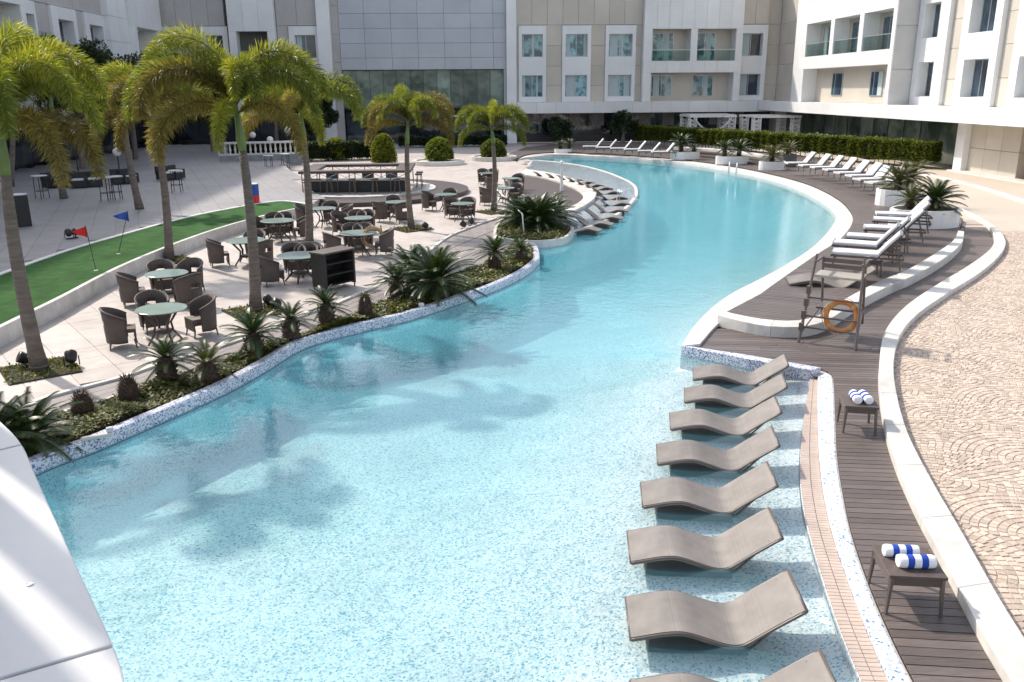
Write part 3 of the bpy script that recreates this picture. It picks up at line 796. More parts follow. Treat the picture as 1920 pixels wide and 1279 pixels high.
# ------------------------------------------------------------------ wicker side tables and towels
def side_table(loc, rz, w, d, h, label):
    t = thing('side_table', label, 'table', loc, rz)
    MB().box(-w / 2, w / 2, -d / 2, d / 2, h - .035, h).build('table_top', WICKER, t, bevel=.008)
    m = MB()
    for s in (-1, 1):
        m.box(-w / 2 + .03, w / 2 - .03, s * (d / 2 - .03) - .014, s * (d / 2 - .03) + .014, h - .12, h - .035)
        m.box(s * (w / 2 - .03) - .014, s * (w / 2 - .03) + .014, -d / 2 + .05, d / 2 - .05, h - .119, h - .036)
    m.build('apron', WICKER, t)
    for sx in (-1, 1):
        for sy in (-1, 1):
            MB().tube([(sx * (w / 2 - .035), sy * (d / 2 - .035), h - .04), (sx * (w / 2 - .015), sy * (d / 2 - .015), 0)], [.03, .018], 6).build('leg', METAL_BR, t)
    return t
def towel(loc, rz, L, r, label, stripes=(.26, .52), group='blue and white rolled towels'):
    """a rolled towel lying on its side: spiral ends, blue bands across"""
    t = thing('rolled_towel', label, 'towel', loc, rz, group)
    cuts = [0, .22, .40, .60, .78, 1.]; n = 28
    def sect(x0, x1, name, m, par, extra=0.):
        q = MB(); vs = []; k = 4
        for i in range(k + 1):
            x = x0 + (x1 - x0) * i / k
            e = 1 - .10 * max(0, (abs(x / L - .5) - .40) / .10) ** 2
            for j in range(n):
                a = 2 * math.pi * j / n; rr = (r + extra) * e * (1 + .03 * math.sin(3 * a + x * 9)); z = math.sin(a) * rr
                vs.append((x - L / 2, math.cos(a) * rr * 1.06, max(z, -r * .86) + r * .86))
        fs = [(i * n + j, i * n + (j + 1) % n, (i + 1) * n + (j + 1) % n, (i + 1) * n + j)[::-1] for i in range(k) for j in range(n)]
        fs += [tuple(range(n)), tuple(k * n + j for j in range(n))[::-1]]
        q.add(vs, fs); return q.build(name, m, par, smooth=False)
    for i in range(5):
        sect(cuts[i] * L, cuts[i + 1] * L, 'blue_stripe' if i % 2 else 'white_section', TOWEL_B if i % 2 else TOWEL_W, t, .0015 if i % 2 else 0)
    for s in (-1, 1):
        pts = [(s * (L / 2 + .001), math.cos(a) * r * .9 * (a / 14) * 1.06, math.sin(a) * r * .9 * (a / 14) + r * .86) for a in [i * .5 for i in range(2, 27)]]
        MB().tube(pts, .004, 4).build('rolled_edge', TOWEL_W, t)
    return t
side_table((4.46, 7.44, 0), R(-9), .56, .60, .45, 'brown wicker side table on the deck holding two towels, the one nearest the camera')
towel((4.47, 7.33, .452), R(-6), .36, .068, 'front rolled towel with broad blue bands on the near side table')
towel((4.42, 7.54, .452), R(-8), .34, .064, 'rear rolled towel with broad blue bands on the near side table, beside the deck edge')
side_table((6.03, 12.0, 0), R(-14), .50, .52, .45, 'brown wicker side table farther up the deck, level with the middle in-water loungers')
towel((5.98, 12.02, .452), R(78), .34, .066, 'left one of the two rolled towels pointing to the camera on the farther side table')
towel((6.13, 12.0, .452), R(84), .34, .066, 'right one of the two rolled towels pointing to the camera on the farther side table')

# ------------------------------------------------------------------ lifeguard chair and lifebuoys
def lifebuoy(loc, rot, r, label, m_=ORANGE):
    t = thing('lifebuoy', label, 'lifebuoy', loc); t.rotation_euler = rot
    m = MB(); n, k = 36, 12; vs = []
    for i in range(n):
        a = 2 * math.pi * i / n
        for j in range(k):
            b = 2 * math.pi * j / k; q = r + .055 * math.cos(b); vs.append((q * math.cos(a), .045 * math.sin(b), q * math.sin(a)))
    m.add(vs, [(i * k + j, i * k + (j + 1) % k, ((i + 1) % n) * k + (j + 1) % k, ((i + 1) % n) * k + j) for i in range(n) for j in range(k)])
    m.build('ring', m_, t, smooth=True)
    for q in range(4):
        a = math.pi / 4 + q * math.pi / 2; m = MB(); vs = []
        for i in range(5):
            aa = a - .10 + i * .05
            for j in range(k):
                b = 2 * math.pi * j / k; w_ = r + .060 * math.cos(b); vs.append((w_ * math.cos(aa), .050 * math.sin(b), w_ * math.sin(aa)))
        m.add(vs, [(i * k + j, i * k + (j + 1) % k, (i + 1) * k + (j + 1) % k, (i + 1) * k + j) for i in range(4) for j in range(k)])
        m.build('strap', mat('strap_tan', (.55, .32, .12), rough=.7), t, smooth=True)
    pts = []
    for i in range(33):
        a = 2 * math.pi * i / 32; s = abs(math.sin(2 * (a - math.pi / 4))); pts.append(((r + .065 + .02 * s) * math.cos(a), .0, (r + .065 + .02 * s) * math.sin(a)))
    MB().tube(pts, .008, 5).build('rope', mat('rope', (.6, .5, .38), rough=.9), t)
    return t
L0, L1 = G(1497, 642), G(1604, 657)
ax = (L1 - L0).normalized(); ay = Vector((-ax.y, ax.x, 0)); wch = (L1 - L0).length
t = thing('lifeguard_chair', 'tall brown lifeguard chair with ladder front standing across the white step kerb', 'lifeguard chair', L0, math.atan2(ax.y, ax.x))
ZS = 1.38
fl = [(0, 0, 0), (.10, .52, ZS + .42)]; fr_ = [(wch, 0, 0), (wch - .10, .52, ZS + .42)]
def onrail(rail, z): a, b = Vector(rail[0]), Vector(rail[1]); return a.lerp(b, z / b.z)
for rl in (fl, fr_): MB().tube(rl, [.032, .026], 8).build('leg', METAL_BR, t)
for x in (.14, wch - .14): MB().tube([(x, 1.45, .2), (x, .97, ZS + .30)], .028, 8).build('leg', METAL_BR, t)
for z in (.32, .55, .92): MB().tube([onrail(fl, z), onrail(fr_, z)], .02, 6).build('rung', METAL_BR, t)
for z in (.25, .5, .75, 1.0): 
    p = onrail(fl, z); MB().box(p.x - .045, p.x + .045, p.y - .05, p.y + .05, z, z + .16).build('step_bracket', METAL_BR, t)
MB().box(.10, wch - .10, .42, 1.02, ZS - .05, ZS).build('seat', mat('pale_seat', (.42, .39, .34), (.36, .33, .29), .5, 8), t, bevel=.015)
m = MB(); 
for k in range(2): m.box(.14, wch - .14, .985 + k * .012, 1.005 + k * .012, ZS + .06 + k * .12, ZS + .15 + k * .12)
m.build('backrest', METAL_BR, t)
for x in (.09, wch - .13): MB().box(x, x + .05, .38, 1.05, ZS + .26, ZS + .30).build('armrest', METAL_BR, t, bevel=.008)
MB().tube([(0.02, .1, .2), (.14, 1.4, .55)], .016, 6).tube([(wch - .02, .1, .2), (wch - .14, 1.4, .55)], .016, 6).build('side_brace', METAL_BR, t)
MB().box(.16, wch - .16, .62, 1.3, .62, .66).build('foot_platform', METAL_BR, t)
pr_ = onrail(fl, .56)
bc = L0 + ax * (wch * .66) + ay * (.26) + Vector((0, 0, .60))
lifebuoy(bc, (R(-14), 0, math.atan2(ax.y, ax.x)), .30, 'orange lifebuoy with rope hung on the rungs of the lifeguard chair')
p = G(702, 478)
t = thing('lifebuoy_stand', 'dark metal stand carrying a faded lifebuoy in front of the wicker tables', 'stand', p, R(10))
for s in (-1, 1): MB().tube([(s * .38, 0, 0), (s * .25, .05, .95)], .02, 6).build('leg', METAL_BR, t)
MB().tube([(-.27, .05, .78), (.27, .05, .78)], .018, 6).build('crossbar', METAL_BR, t); MB().tube([(-.35, .01, .18), (.35, .01, .18)], .018, 6).build('crossbar', METAL_BR, t)
lifebuoy(p + Vector((0, -.08, .58)), (R(-8), 0, R(10)), .30, 'faded tan and orange lifebuoy on its stand by the wicker tables', mat('faded_ring', (.46, .30, .16), (.34, .20, .10), .6, 6, dirt=.3))

# ------------------------------------------------------------------ wicker dining sets on the terrace
def make_chair():
    t = thing('wicker_armchair', 'x', 'armchair')
    # U-shaped shell open to +x (front); high at the back, falling to the arms
    m = MB(); nu, nv = 22, 6; vs = []
    for i in range(nu + 1):
        a = R(62) + (R(298) - R(62)) * i / nu; q = abs((i / nu - .5) * 2)
        top = .86 - .22 * q ** 1.6
        for j in range(nv + 1):
            z = .14 + (top - .14) * j / nv; fl_ = 1 + .13 * (j / nv)
            vs.append((.285 * math.cos(a) * fl_ * 1.0 - .0, .30 * math.sin(a) * fl_ * (1 + .03 * q), z))
    idx = lambda i, j: i * (nv + 1) + j
    fs = [(idx(i, j), idx(i + 1, j), idx(i + 1, j + 1), idx(i, j + 1)) for i in range(nu) for j in range(nv) if not (j == 4 and nu / 2 - 2.5 < i + .5 < nu / 2 + 2.5 and False or (j == 3 and abs(i + .5 - nu / 2) < 2))]
    o = m.add(vs, fs).build('backrest', WICKER, t, smooth=True)
    s = o.modifiers.new('s', 'SOLIDIFY'); s.thickness = .035
    MB().tube([(.285 * math.cos(a) * 1.13, .30 * math.sin(a) * 1.15, (.86 - .22 * abs((i / 22 - .5) * 2) ** 1.6)) for i, a in ((i, R(62) + R(236) * i / 22) for i in range(23))], .022, 6).build('rim', WICKER, t, smooth=True)
    MB().poly([(.24 * math.cos(a) * 1.1 + .02, .25 * math.sin(a)) for a in [R(d) for d in range(60, 301, 15)]] + [(.30, -.23), (.30, .23)], .34, .42).build('seat', WICKER, t)
    MB().box(.26, .295, -.24, .24, .16, .34).build('front_panel', WICKER, t)
    for x in (-.2, .26):
        for y in (-.21, .21): MB().tube([(x, y, .2), (x * 1.12, y * 1.1, 0)], [.022, .014], 6).build('leg', METAL_BR, t)
    return t
def make_table(r=.5):
    t = thing('round_table', 'x', 'table')
    MB().lathe([(r - .01, .725), (r, .73), (r, .742), (r - .012, .748)], 32).build('table_top', TABLEGLASS, t, smooth=False)
    MB().lathe([(r * .82, .69), (r * .86, .70), (r * .86, .725), (r * .8, .725)], 24).build('rim', WICKER, t)
    for k in range(4):
        a = math.pi / 4 + k * math.pi / 2; c, s = math.cos(a), math.sin(a)
        MB().tube([(c * r * .75, s * r * .75, .70), (c * r * .34, s * r * .34, .42), (c * r * .40, s * r * .40, .22), (c * r * .72, s * r * .72, 0)], [.03, .026, .026, .02], 6).build('leg', WICKER, t, smooth=True)
    MB().lathe([(.16, .22), (.17, .24), (.17, .27), (.16, .28)], 12).build('lower_shelf', WICKER, t)
    return t
CH, TB = make_chair(), make_table()
TABLES = [  # photo bearing of the top's centre, descriptor, chairs: (photo bearing of the foot, side word)
    ((302, 578), .52, 'nearest the camera', [((252, 648), 'to its left with its back to the camera'), ((318, 640), 'in front of it'), ((270, 592), 'behind it, back half hidden')]),
    ((312, 512), .52, 'at the foot of the second palm', [((262, 572), 'to its left'), ((348, 572), 'in front of it'), ((372, 543), 'to its right'), ((288, 520), 'behind it')]),
    ((560, 478), .60, 'beside the black wicker sideboard', [((528, 532), 'to its left front'), ((585, 512), 'in front of it by the sideboard'), ((532, 482), 'behind it on the left'), ((608, 478), 'behind it on the right')]),
    ((460, 450), .60, 'behind the tall middle palm', [((427, 498), 'to its left'), ((490, 500), 'on its right front'), ((500, 468), 'on its right rear')]),
    ((520, 413), .60, 'beside the end of the putting strip', [((485, 450), 'on its left'), ((556, 450), 'in front on its right'), ((500, 418), 'behind it'), ((566, 420), 'on its far right')]),
    ((671, 436), .60, 'behind the lifebuoy stand', [((645, 482), 'on its left front'), ((716, 478), 'on its right'), ((640, 445), 'on its left rear'), ((706, 440), 'behind it on the right')]),
    ((672, 408), .50, 'in the middle of the cluster', [((636, 440), 'on its left'), ((700, 430), 'on its right front'), ((664, 405), 'behind it')]),
    ((606, 390), .50, 'at the edge of the round bar', [((580, 425), 'on its left'), ((625, 425), 'on its right front'), ((645, 405), 'on its right')]),
    ((745, 378), .50, 'behind the thin fifth palm', [((722, 415), 'on its left front'), ((757, 418), 'on its right front'), ((722, 388), 'behind it')]),
    ((836, 364), .48, 'right of the thin fifth palm, rear one', [((812, 395), 'on its left'), ((855, 382), 'behind its right side')]),
    ((867, 381), .48, 'with the spotlights in front of it', [((843, 408), 'on its left'), ((874, 412), 'in front of it')]),
    ((945, 352), .50, 'right of the sixth palm, front one', [((912, 385), 'on its left'), ((968, 378), 'on its right')]),
    ((958, 334), .50, 'right of the sixth palm, rear one', [((922, 362), 'on its left'), ((988, 352), 'on its right')]),
    ((914, 324), .48, 'farthest back by the pool edge', [((895, 340), 'on its left'), ((938, 340), 'on its right')]),
]
fc = ft = True
for (c, rad, desc, chairs) in TABLES:
    p = G(*c, .745); lab = 'round frosted glass table with wicker legs, ' + desc
    if ft: tb = TB; ft = False; tb.location = (p.x, p.y, 0); tb['label'] = lab; tb['group'] = 'round tables on the terrace'
    else: tb = dup(TB, (p.x, p.y, 0), .3 * p.y, lab)
    sc = rad / .5; tb.scale = (sc, sc, 1)
    for (q, side) in chairs:
        g = G(*q); v = Vector((p.x - g.x, p.y - g.y, 0)); d_ = v.length
        # chairs keep clear of the table top
        g = Vector((p.x, p.y, 0)) - v.normalized() * max(.84, min(d_, 1.08)); rz = math.atan2(v.y, v.x)
        lab = 'brown wicker armchair %s, at the round table %s' % (side, desc)
        if len(lab.split()) > 16: lab = 'wicker armchair %s, table %s' % (side, desc)
        lab = lab if len(lab.split()) <= 16 else 'armchair %s, table %s' % (side, desc)
        if fc: fc = False; CH.location = (g.x, g.y, 0); CH.rotation_euler.z = rz; CH['label'] = lab; CH['group'] = 'wicker armchairs on the terrace'
        else: dup(CH, (g.x, g.y, 0), rz, lab)
# wicker sideboard
p = G(628, 540)
t = thing('sideboard', 'black wicker sideboard with open shelves standing among the terrace tables', 'sideboard', p, R(50))
for x in (-.53, .47): MB().box(x, x + .06, -.27, .27, .10, 1.0).build('side_panel', WICKER_BLK, t)
MB().box(-.56, .56, -.30, .30, 1.0, 1.05).build('top', WICKER, t, bevel=.01); MB().box(-.47, .47, .23, .27, .12, 1.0).build('back_panel', WICKER_BLK, t)
for z in (.14, .42, .71): MB().box(-.47, .47, -.26, .23, z, z + .03).build('shelf', WICKER_BLK, t)
for x in (-.5, .5):
    for y in (-.24, .24): MB().tube([(x, y, .1), (x, y, 0)], .02, 6).build('leg', METAL_BR, t)

# ------------------------------------------------------------------ palms
def frond_mesh(name, m, L, e0, droop, seed, nst=120, k=9, leaf=.36, width=.019, hang=.22):
    """a foxtail frond: arching rachis with leaflets standing out all round it"""
    rg = random.Random(seed); pts = []; p = Vector((0, 0, 0)); st = L / nst
    for i in range(nst + 1):
        t = i / nst; e = e0 - droop * (t ** 1.35)
        pts.append(p.copy()); p = p + Vector((math.cos(e), 0, math.sin(e))) * st
    vs = []; fs = []
    q = MB().tube(pts[::7], [.028 * (1 - .85 * i / (len(pts[::7]) - 1)) + .004 for i in range(len(pts[::7]))], 5)
    for i in range(9, nst + 1):
        t = i / nst; tan = (pts[i] - pts[i - 1]).normalized(); b = Vector((0, 1, 0)); nrm = tan.cross(b)
        ll = leaf * (math.sin(min(1, (t - .03) * 3.2) * math.pi / 2) * (1 - .55 * max(0, t - .6) / .4)) 
        for j in range(k):
            a = 2 * math.pi * (j + rg.random()) / k
            d = (b * math.cos(a) + nrm * math.sin(a)) * .92 + tan * rg.uniform(.25, .75); d.normalize()
            l_ = ll * rg.uniform(.7, 1.15); w_ = width * rg.uniform(.7, 1.3)
            s = d.cross(Vector((rg.uniform(-1, 1), rg.uniform(-1, 1), rg.uniform(-1, 1)))).normalized() * w_ * .5
            r0 = pts[i]; mid = r0 + d * l_ * .55; end = r0 + d * l_ + Vector((0, 0, -hang * l_ * rg.uniform(.3, 1.2)))
            o = len(vs); vs += [r0, mid + s, end, mid - s]; fs.append((o, o + 1, o + 2, o + 3))
    q.add(vs, fs)
    me = bpy.data.meshes.new(name); me.from_pydata(q.v, [], q.f); me.materials.append(m); me.update(); return me
FR = {}
for key, m_ in (('g', PALM_G), ('y', PALM_Y), ('b', PALM_B), ('d', PALM_D)):
    FR[key] = [frond_mesh('frond', m_, 2.75, R(e0), R(dr), 10 + i, leaf=.38) for i, (e0, dr) in enumerate(((84, 168), (76, 168), (60, 158), (30, 125), (92, 150), (60, 110)))]
def palm(base, top, fr, label, scale=1., z0=0., rtrunk=.15, mats='g', extra=None, ring=True):
    """fr: list of (azimuth degrees, mesh index, material key, size)"""
    t = thing('palm_tree', label, 'palm', (base[0], base[1], z0), 0, 'foxtail palms')
    b = Vector((0, 0, 0)); e = Vector((top[0] - base[0], top[1] - base[1], top[2] - z0))
    pts = [b.lerp(e, k / 9) + Vector((.10 * math.sin(k / 9 * 3.1) * (1 if base[0] % .7 > .3 else -1), 0, 0)) for k in range(10)]
    n_ = 9; hs = e.z
    rad = [rtrunk * (1.28 if k == 0 else 1.05 - .05 * k) for k in range(10)]
    m = MB().tube(pts[:8], rad[:8], 12)
    for k in range(18):                                 # leaf-scar rings
        s = (k + .5) / 18 * 7; i = int(s); c = pts[i].lerp(pts[i + 1], s - i); rr = (rad[i] + (rad[i + 1] - rad[i]) * (s - i))
        m.lathe([(rr * .99, -.018), (rr * 1.045, 0), (rr * .99, .018)], 12, c, cap=False)
    m.build('trunk', TRUNK, t, smooth=True)
    MB().tube([pts[7], pts[7].lerp(pts[8], .5), pts[8], pts[9]], [rad[7] * 1.0, rad[7] * 1.12, rad[7] * .85, rad[7] * .45], 12).build('crownshaft', CROWNSHAFT, t, smooth=True)
    for az, mi, key, s in fr:
        o = bpy.data.objects.new('frond', FR[key][mi]); COL.objects.link(o); o.parent = t
        o.location = pts[9] - Vector((0, 0, .12 if mi != 3 else .3)); o.rotation_euler.z = R(az); o.scale = (s,) * 3
    return t
def turf_patch(c, s, rz):
    o = MB().box(-s, s, -s, s, 0, .03).build('tree_pit', SOIL, None, loc=(c[0], c[1], 0)); o.rotation_euler.z = rz; struct(o)
    rg = random.Random(1)
    o2 = leaf_soup(900, lambda r: (Vector((r.uniform(-s, s), r.uniform(-s, s), .03)), 1), .06, 5, 1.2).build('pit_grass', GCOVER, None, loc=(c[0], c[1], 0))
    o2.rotation_euler.z = rz; tag(o2, 'short grass in the square pit round a palm trunk', 'grass', kind='stuff')
PB = [((75, 695), (-2, 215)), ((318, 490), (285, 205)), ((480, 585), (440, 190)), ((580, 470), (562, 205)), ((772, 430), (765, 222)), ((925, 398), (921, 232))]
PL = ['near left foxtail palm leaning out of the frame beside the dining terrace', 'foxtail palm rising behind the putting strip wall and a round table',
      'tallest foxtail palm in the picture, its thick trunk in the middle of the terrace', 'foxtail palm with crown against the white corner column, behind the tables',
      'slender foxtail palm in front of the round bar', 'small foxtail palm nearest the bend of the pool']
FRL = [
    [(10, 0, 'y', 1.0), (-25, 1, 'y', 1.0), (-60, 2, 'g', 1.0), (45, 1, 'g', 1.), (90, 4, 'y', 1.1), (135, 1, 'g', 1), (180, 1, 'g', 1), (230, 2, 'b', 1.), (-5, 2, 'g', .9), (-40, 3, 'b', .95), (65, 0, 'y', 1.1), (-80, 1, 'g', 1.), (-15, 3, 'b', .9)],
    [(180, 1, 'g', .95), (205, 2, 'b', .9), (0, 2, 'b', .95), (-30, 1, 'g', 1.), (60, 0, 'y', .95), (150, 0, 'y', .9), (-70, 2, 'b', 1), (-100, 3, 'b', .95), (250, 1, 'b', .9), (110, 1, 'g', .9), (230, 3, 'b', .9), (170, 4, 'y', .95), (20, 1, 'y', .9), (190, 3, 'b', .85)],
    [(172, 4, 'y', 1.1), (-5, 0, 'y', 1.05), (182, 1, 'g', 1.15), (205, 2, 'g', 1.15), (10, 1, 'g', 1.1), (-20, 2, 'g', 1.05), (-60, 1, 'g', .9), (235, 3, 'b', 1.05), (-90, 3, 'y', .8), (80, 1, 'g', 1.), (125, 1, 'g', 1.05), (218, 2, 'b', 1.1), (-35, 3, 'b', .95), (-75, 1, 'y', .85), (195, 3, 'b', .9), (30, 2, 'g', .95)],
    [(0, 1, 'g', 1.05), (-20, 2, 'g', 1.05), (185, 2, 'y', .9), (210, 3, 'b', .95), (60, 0, 'g', .95), (120, 1, 'g', .9), (-60, 3, 'y', .85), (-95, 2, 'b', .8), (25, 2, 'g', 1.), (165, 0, 'g', .85)],
    [(-45, 1, 'g', .8), (140, 2, 'y', .8), (235, 1, 'g', .75), (45, 1, 'y', .8), (-10, 3, 'b', .8), (190, 3, 'b', .75), (110, 4, 'g', .85), (160, 1, 'g', .85), (185, 2, 'g', .85), (0, 1, 'b', .9), (-25, 2, 'b', .9), (70, 0, 'g', .8), (210, 2, 'b', .8), (30, 2, 'b', .9), (-70, 2, 'g', .7)],
    [(80, 4, 'y', .7), (-50, 2, 'g', .75), (230, 2, 'g', .75), (165, 1, 'y', .7), (-15, 3, 'g', .7), (200, 3, 'g', .7), (30, 1, 'g', .75), (50, 0, 'y', .62), (-5, 1, 'g', .78), (-25, 2, 'g', .85), (185, 1, 'g', .78), (205, 2, 'g', .85), (110, 0, 'g', .65), (-90, 1, 'y', .6), (140, 1, 'g', .7), (15, 2, 'g', .8)]]
for (b, c), lb, fr in zip(PB, PL, FRL):
    g = G(*b); tp = AY(*c, g.y); palm(g, tp, fr, lb, rtrunk=.135 if g.y < 30 else .115); turf_patch(g, .62, R(35))
# palms on the shaded upper plaza and behind
def px_palm(b, c, z0, fr, lb, s=1.):
    g = G(*b, z0); tp = AY(*c, g.y); palm(g, tp, [(a, i, k, q * s) for a, i, k, q in fr], lb, z0=z0)
gen = [(0, 0, 'y', .9), (40, 1, 'g', .9), (85, 1, 'g', .85), (130, 1, 'y', .9), (180, 1, 'g', .95), (215, 2, 'b', .9), (260, 2, 'g', .8), (305, 2, 'b', .9), (340, 1, 'g', .9), (20, 2, 'g', .9), (160, 2, 'g', .9)]
px_palm((262, 392), (228, 185), ZT, gen, 'foxtail palm on the grey plaza behind the blue flag')
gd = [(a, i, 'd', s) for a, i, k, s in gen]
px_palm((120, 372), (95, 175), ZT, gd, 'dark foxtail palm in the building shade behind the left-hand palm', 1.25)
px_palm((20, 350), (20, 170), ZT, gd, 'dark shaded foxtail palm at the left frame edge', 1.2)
px_palm((712, 268), (738, 196), 0, gen, 'distant foxtail palm before the glass hall, left one', 1.5)
px_palm((806, 262), (815, 205), 0, gen, 'distant foxtail palm before the glass hall, right one', 1.3)

# ------------------------------------------------------------------ cycads
def cy_mesh(name, m, L, e0, droop, seed, stiff=.9):
    rg = random.Random(seed); n_ = 26; pts = []; p = Vector((0, 0, 0))
    for i in range(n_ + 1):
        t = i / n_; e = e0 - droop * t ** 1.5; pts.append(p.copy()); p = p + Vector((math.cos(e), 0, math.sin(e))) * L / n_
    q = MB().tube(pts[::4] + [pts[-1]], [.010] * 7 + [.003] if len(pts[::4]) == 7 else .008, 4); vs = []; fs = []
    for i in range(3, n_ + 1):
        for jj in (0, .5):
            t = (i + jj) / n_; 
            if t > 1: continue
            c = pts[i].lerp(pts[min(i + 1, n_)], jj); tan = (pts[i] - pts[i - 1]).normalized()
            ll = .19 * math.sin(min(1, t * 2.2 + .1) * math.pi / 2) * (1 - .65 * max(0, t - .55) / .45)
            for s in (-1, 1):
                up = tan.cross(Vector((0, 1, 0))) * -1
                d = (Vector((0, s, 0)) * .85 + tan * .5 + up * -.28 * (-1)).normalized()
                w_ = tan * .010; e_ = c + d * ll * rg.uniform(.9, 1.1); o = len(vs)
                vs += [c - w_, c + w_, e_, ]; fs.append((o, o + 1, o + 2))
    q.add(vs, fs); me = bpy.data.meshes.new(name); me.from_pydata(q.v, [], q.f); me.materials.append(m); me.update(); return me
CYF = {k: [cy_mesh('frond', m_, 1.0, R(e), R(d), i) for i, (e, d) in enumerate(((80, 55), (65, 65), (48, 62), (30, 55), (10, 45), (-8, 30)))] for k, m_ in (('g', CYCAD), ('o', CYCAD_O))}
def cycad(loc, size, th, label, n_=34, key='g', seed=1, group='cycads', cat='cycad', rt=.17, cone=False):
    rg = random.Random(seed); t = thing('cycad', label, cat, loc, 0, group)
    m = MB(); n1 = 8; m.lathe([(rt * .8, -.05), (rt * 1.05, th * .2), (rt, th * .6), (rt * .85, th), (rt * .4, th + .06)], 12)
    for k in range(int(60 * max(.5, th * 2))):
        a = k * 2.4; z = (k / (60 * max(.5, th * 2))) * th; c, s = math.cos(a), math.sin(a); r_ = rt * 1.02
        m.add([(c * r_ - s * .02, s * r_ + c * .02, z), (c * r_ + s * .02, s * r_ - c * .02, z), (c * (r_ + .05), s * (r_ + .05), z + .05), (c * r_, s * r_, z + .05)], [(0, 1, 2), (0, 2, 3), (1, 3, 2)])
    m.build('trunk', CYTRUNK, t)
    for k in range(n_):
        f = k / n_; mi = min(5, int(f * 6)); o = bpy.data.objects.new('frond', CYF[key][mi]); COL.objects.link(o); o.parent = t
        o.location = (0, 0, th); s = size * rg.uniform(.85, 1.1) * (.85 if mi == 0 else 1); o.scale = (s,) * 3
        o.rotation_euler = (rg.uniform(-.15, .15), 0, k * 2.39996 + rg.uniform(-.2, .2))
    return t
CYS = [((-5, 850), .85, .20, 46, 'big dark cycad at the left frame edge beside the parapet'), ((62, 836), .82, .2, 40, 'cycad crowding the left corner bed, right of the frame edge one'),
       ((315, 716), .62, .42, 30, 'cycad with short trunk left of the near table, in the pool bed'), ((392, 714), .62, .30, 30, 'greyish cycad in front of the nearest wicker table'),
       ((478, 665), .72, .40, 32, 'cycad in front of the tall palm trunk'), ((547, 637), .58, .42, 28, 'cycad just right of the tall palm trunk, beside the path'),
       ((614, 609), .60, .44, 30, 'cycad in front of the black wicker sideboard'), ((745, 560), .75, .45, 32, 'cycad on twin trunks left of the largest cycad'),
       ((820, 560), 1.25, .45, 60, 'largest cycad in the pool bed with a wide dark crown'), ((775, 545), .95, .5, 40, 'cycad half hidden behind the largest one'),
       ((928, 504), .72, .50, 34, 'cycad on a bare trunk near the tip of the pool bed'), ((977, 490), .50, .35, 28, 'small cycad at the very tip of the pool bed'),
       ((1010, 432), 1.45, .35, 70, 'very large cycad in the kerbed bed at the bend of the pool'), ((978, 428), 1.25, .40, 48, 'left cycad of the clump in the kerbed bed at the bend'),
       ((1038, 422), 1.15, .3, 48, 'right cycad of the clump in the kerbed bed, leaning to the sun shelf')]
for i, (q, s, th, n_, lb) in enumerate(CYS): cycad(G(*q, .05), s, th, lb, n_, 'o' if i == 3 else 'g', seed=i, group='cycads in the pool bed')
def pick_isl(rg):
    while True:
        p = Vector((rg.uniform(-1, 9), rg.uniform(24, 42)))
        if inside(p, isl_in): return Vector((p.x, p.y, .08 + rg.random() ** 2 * .15)), 1.4
isl_in = offset(isl, .16 if inside(offset(isl, .3)[3], isl) else -.16)
tag(leaf_soup(9000, pick_isl, .08, 11, .5).build('ground_cover', GCOVER), 'green ground cover under the big cycad clump', 'ground cover', kind='stuff')
# bare cycad stumps
for q, h_, lb in (((157, 776), .36, 'bare dark cycad stump in the bed, left one of a pair'), ((243, 748), .40, 'bare dark cycad stump in the bed, right one of a pair'), ((686, 594), .55, 'crooked cycad stump with a wilted tuft beside the path')):
    p = G(*q, .05); t = thing('cycad_stump', lb, 'stump', p, 0, 'bare cycad stumps'); m = MB()
    m.lathe([(.15, -.05), (.17, h_ * .3), (.14, h_ * .7), (.05, h_ * 1.0)], 12); rg = random.Random(3)
    for k in range(150):
        a = k * 2.4; z = k / 150 * h_; c, s = math.cos(a), math.sin(a); r_ = .17 * (1 - .6 * (z / h_) ** 2); u = rg.uniform(.03, .07)
        m.add([(c * r_ - s * .022, s * r_ + c * .022, z), (c * r_ + s * .022, s * r_ - c * .022, z), (c * (r_ + u), s * (r_ + u), z + .07)], [(0, 1, 2)])
    m.build('trunk', CYTRUNK, t)
    for k in range(9 if h_ > .5 else 4):
        o = bpy.data.objects.new('frond', CYF["o"][3 + k % 3]); COL.objects.link(o); o.parent = t; o.location = (0, 0, h_ - .03); o.scale = (.28 if h_ > .5 else .18,) * 3; o.rotation_euler.z = k * 2.4
# white planters with cycads round the pool
def planter(c, rx, ry, h, z, rz, label, plants, n_=22):
    t = thing('planter', label, 'planter', (c.x, c.y, z), rz, 'white planters round the pool')
    pts = [(rx * math.cos(2 * math.pi * k / n_), ry * math.sin(2 * math.pi * k / n_)) for k in range(n_)]
    for k in range(n_):
        a, b = Vector(pts[k]), Vector(pts[(k + 1) % n_]); i_ = .9; g = (b - a) * .008
        MB().poly([a + g, b - g, b * i_ - g, a * i_ + g], 0, h).build('planter_panel', WPAINT, t)
    MB().poly([Vector(p) * 1.02 for p in pts], h, h + .035).build('soil', SOIL, t) if False else MB().poly([Vector(p) * .9 for p in pts], .05, h - .03).build('soil', SOIL, t)
    for k in range(len(plants)):
        dx, dy, s, th, n2, key, lb = plants[k]
        cycad((c.x + dx, c.y + dy, z + h - .03), s, th, lb, n2, key, seed=40 + k + int(c.x * 3), group='cycads in the white planters', rt=.14)
planter(G(1740, 425, .14) + Vector((0, .35, 0)), 1.28, .95, .66, .12, 0, 'large round white planter at the end of the near lounger row', [(.35, 0, 1.15, .28, 52, 'g', 'dark cycad in the large round planter, right front one'), (-.5, .15, .9, .3, 34, 'o', 'olive cycad in the large round planter, left one')])
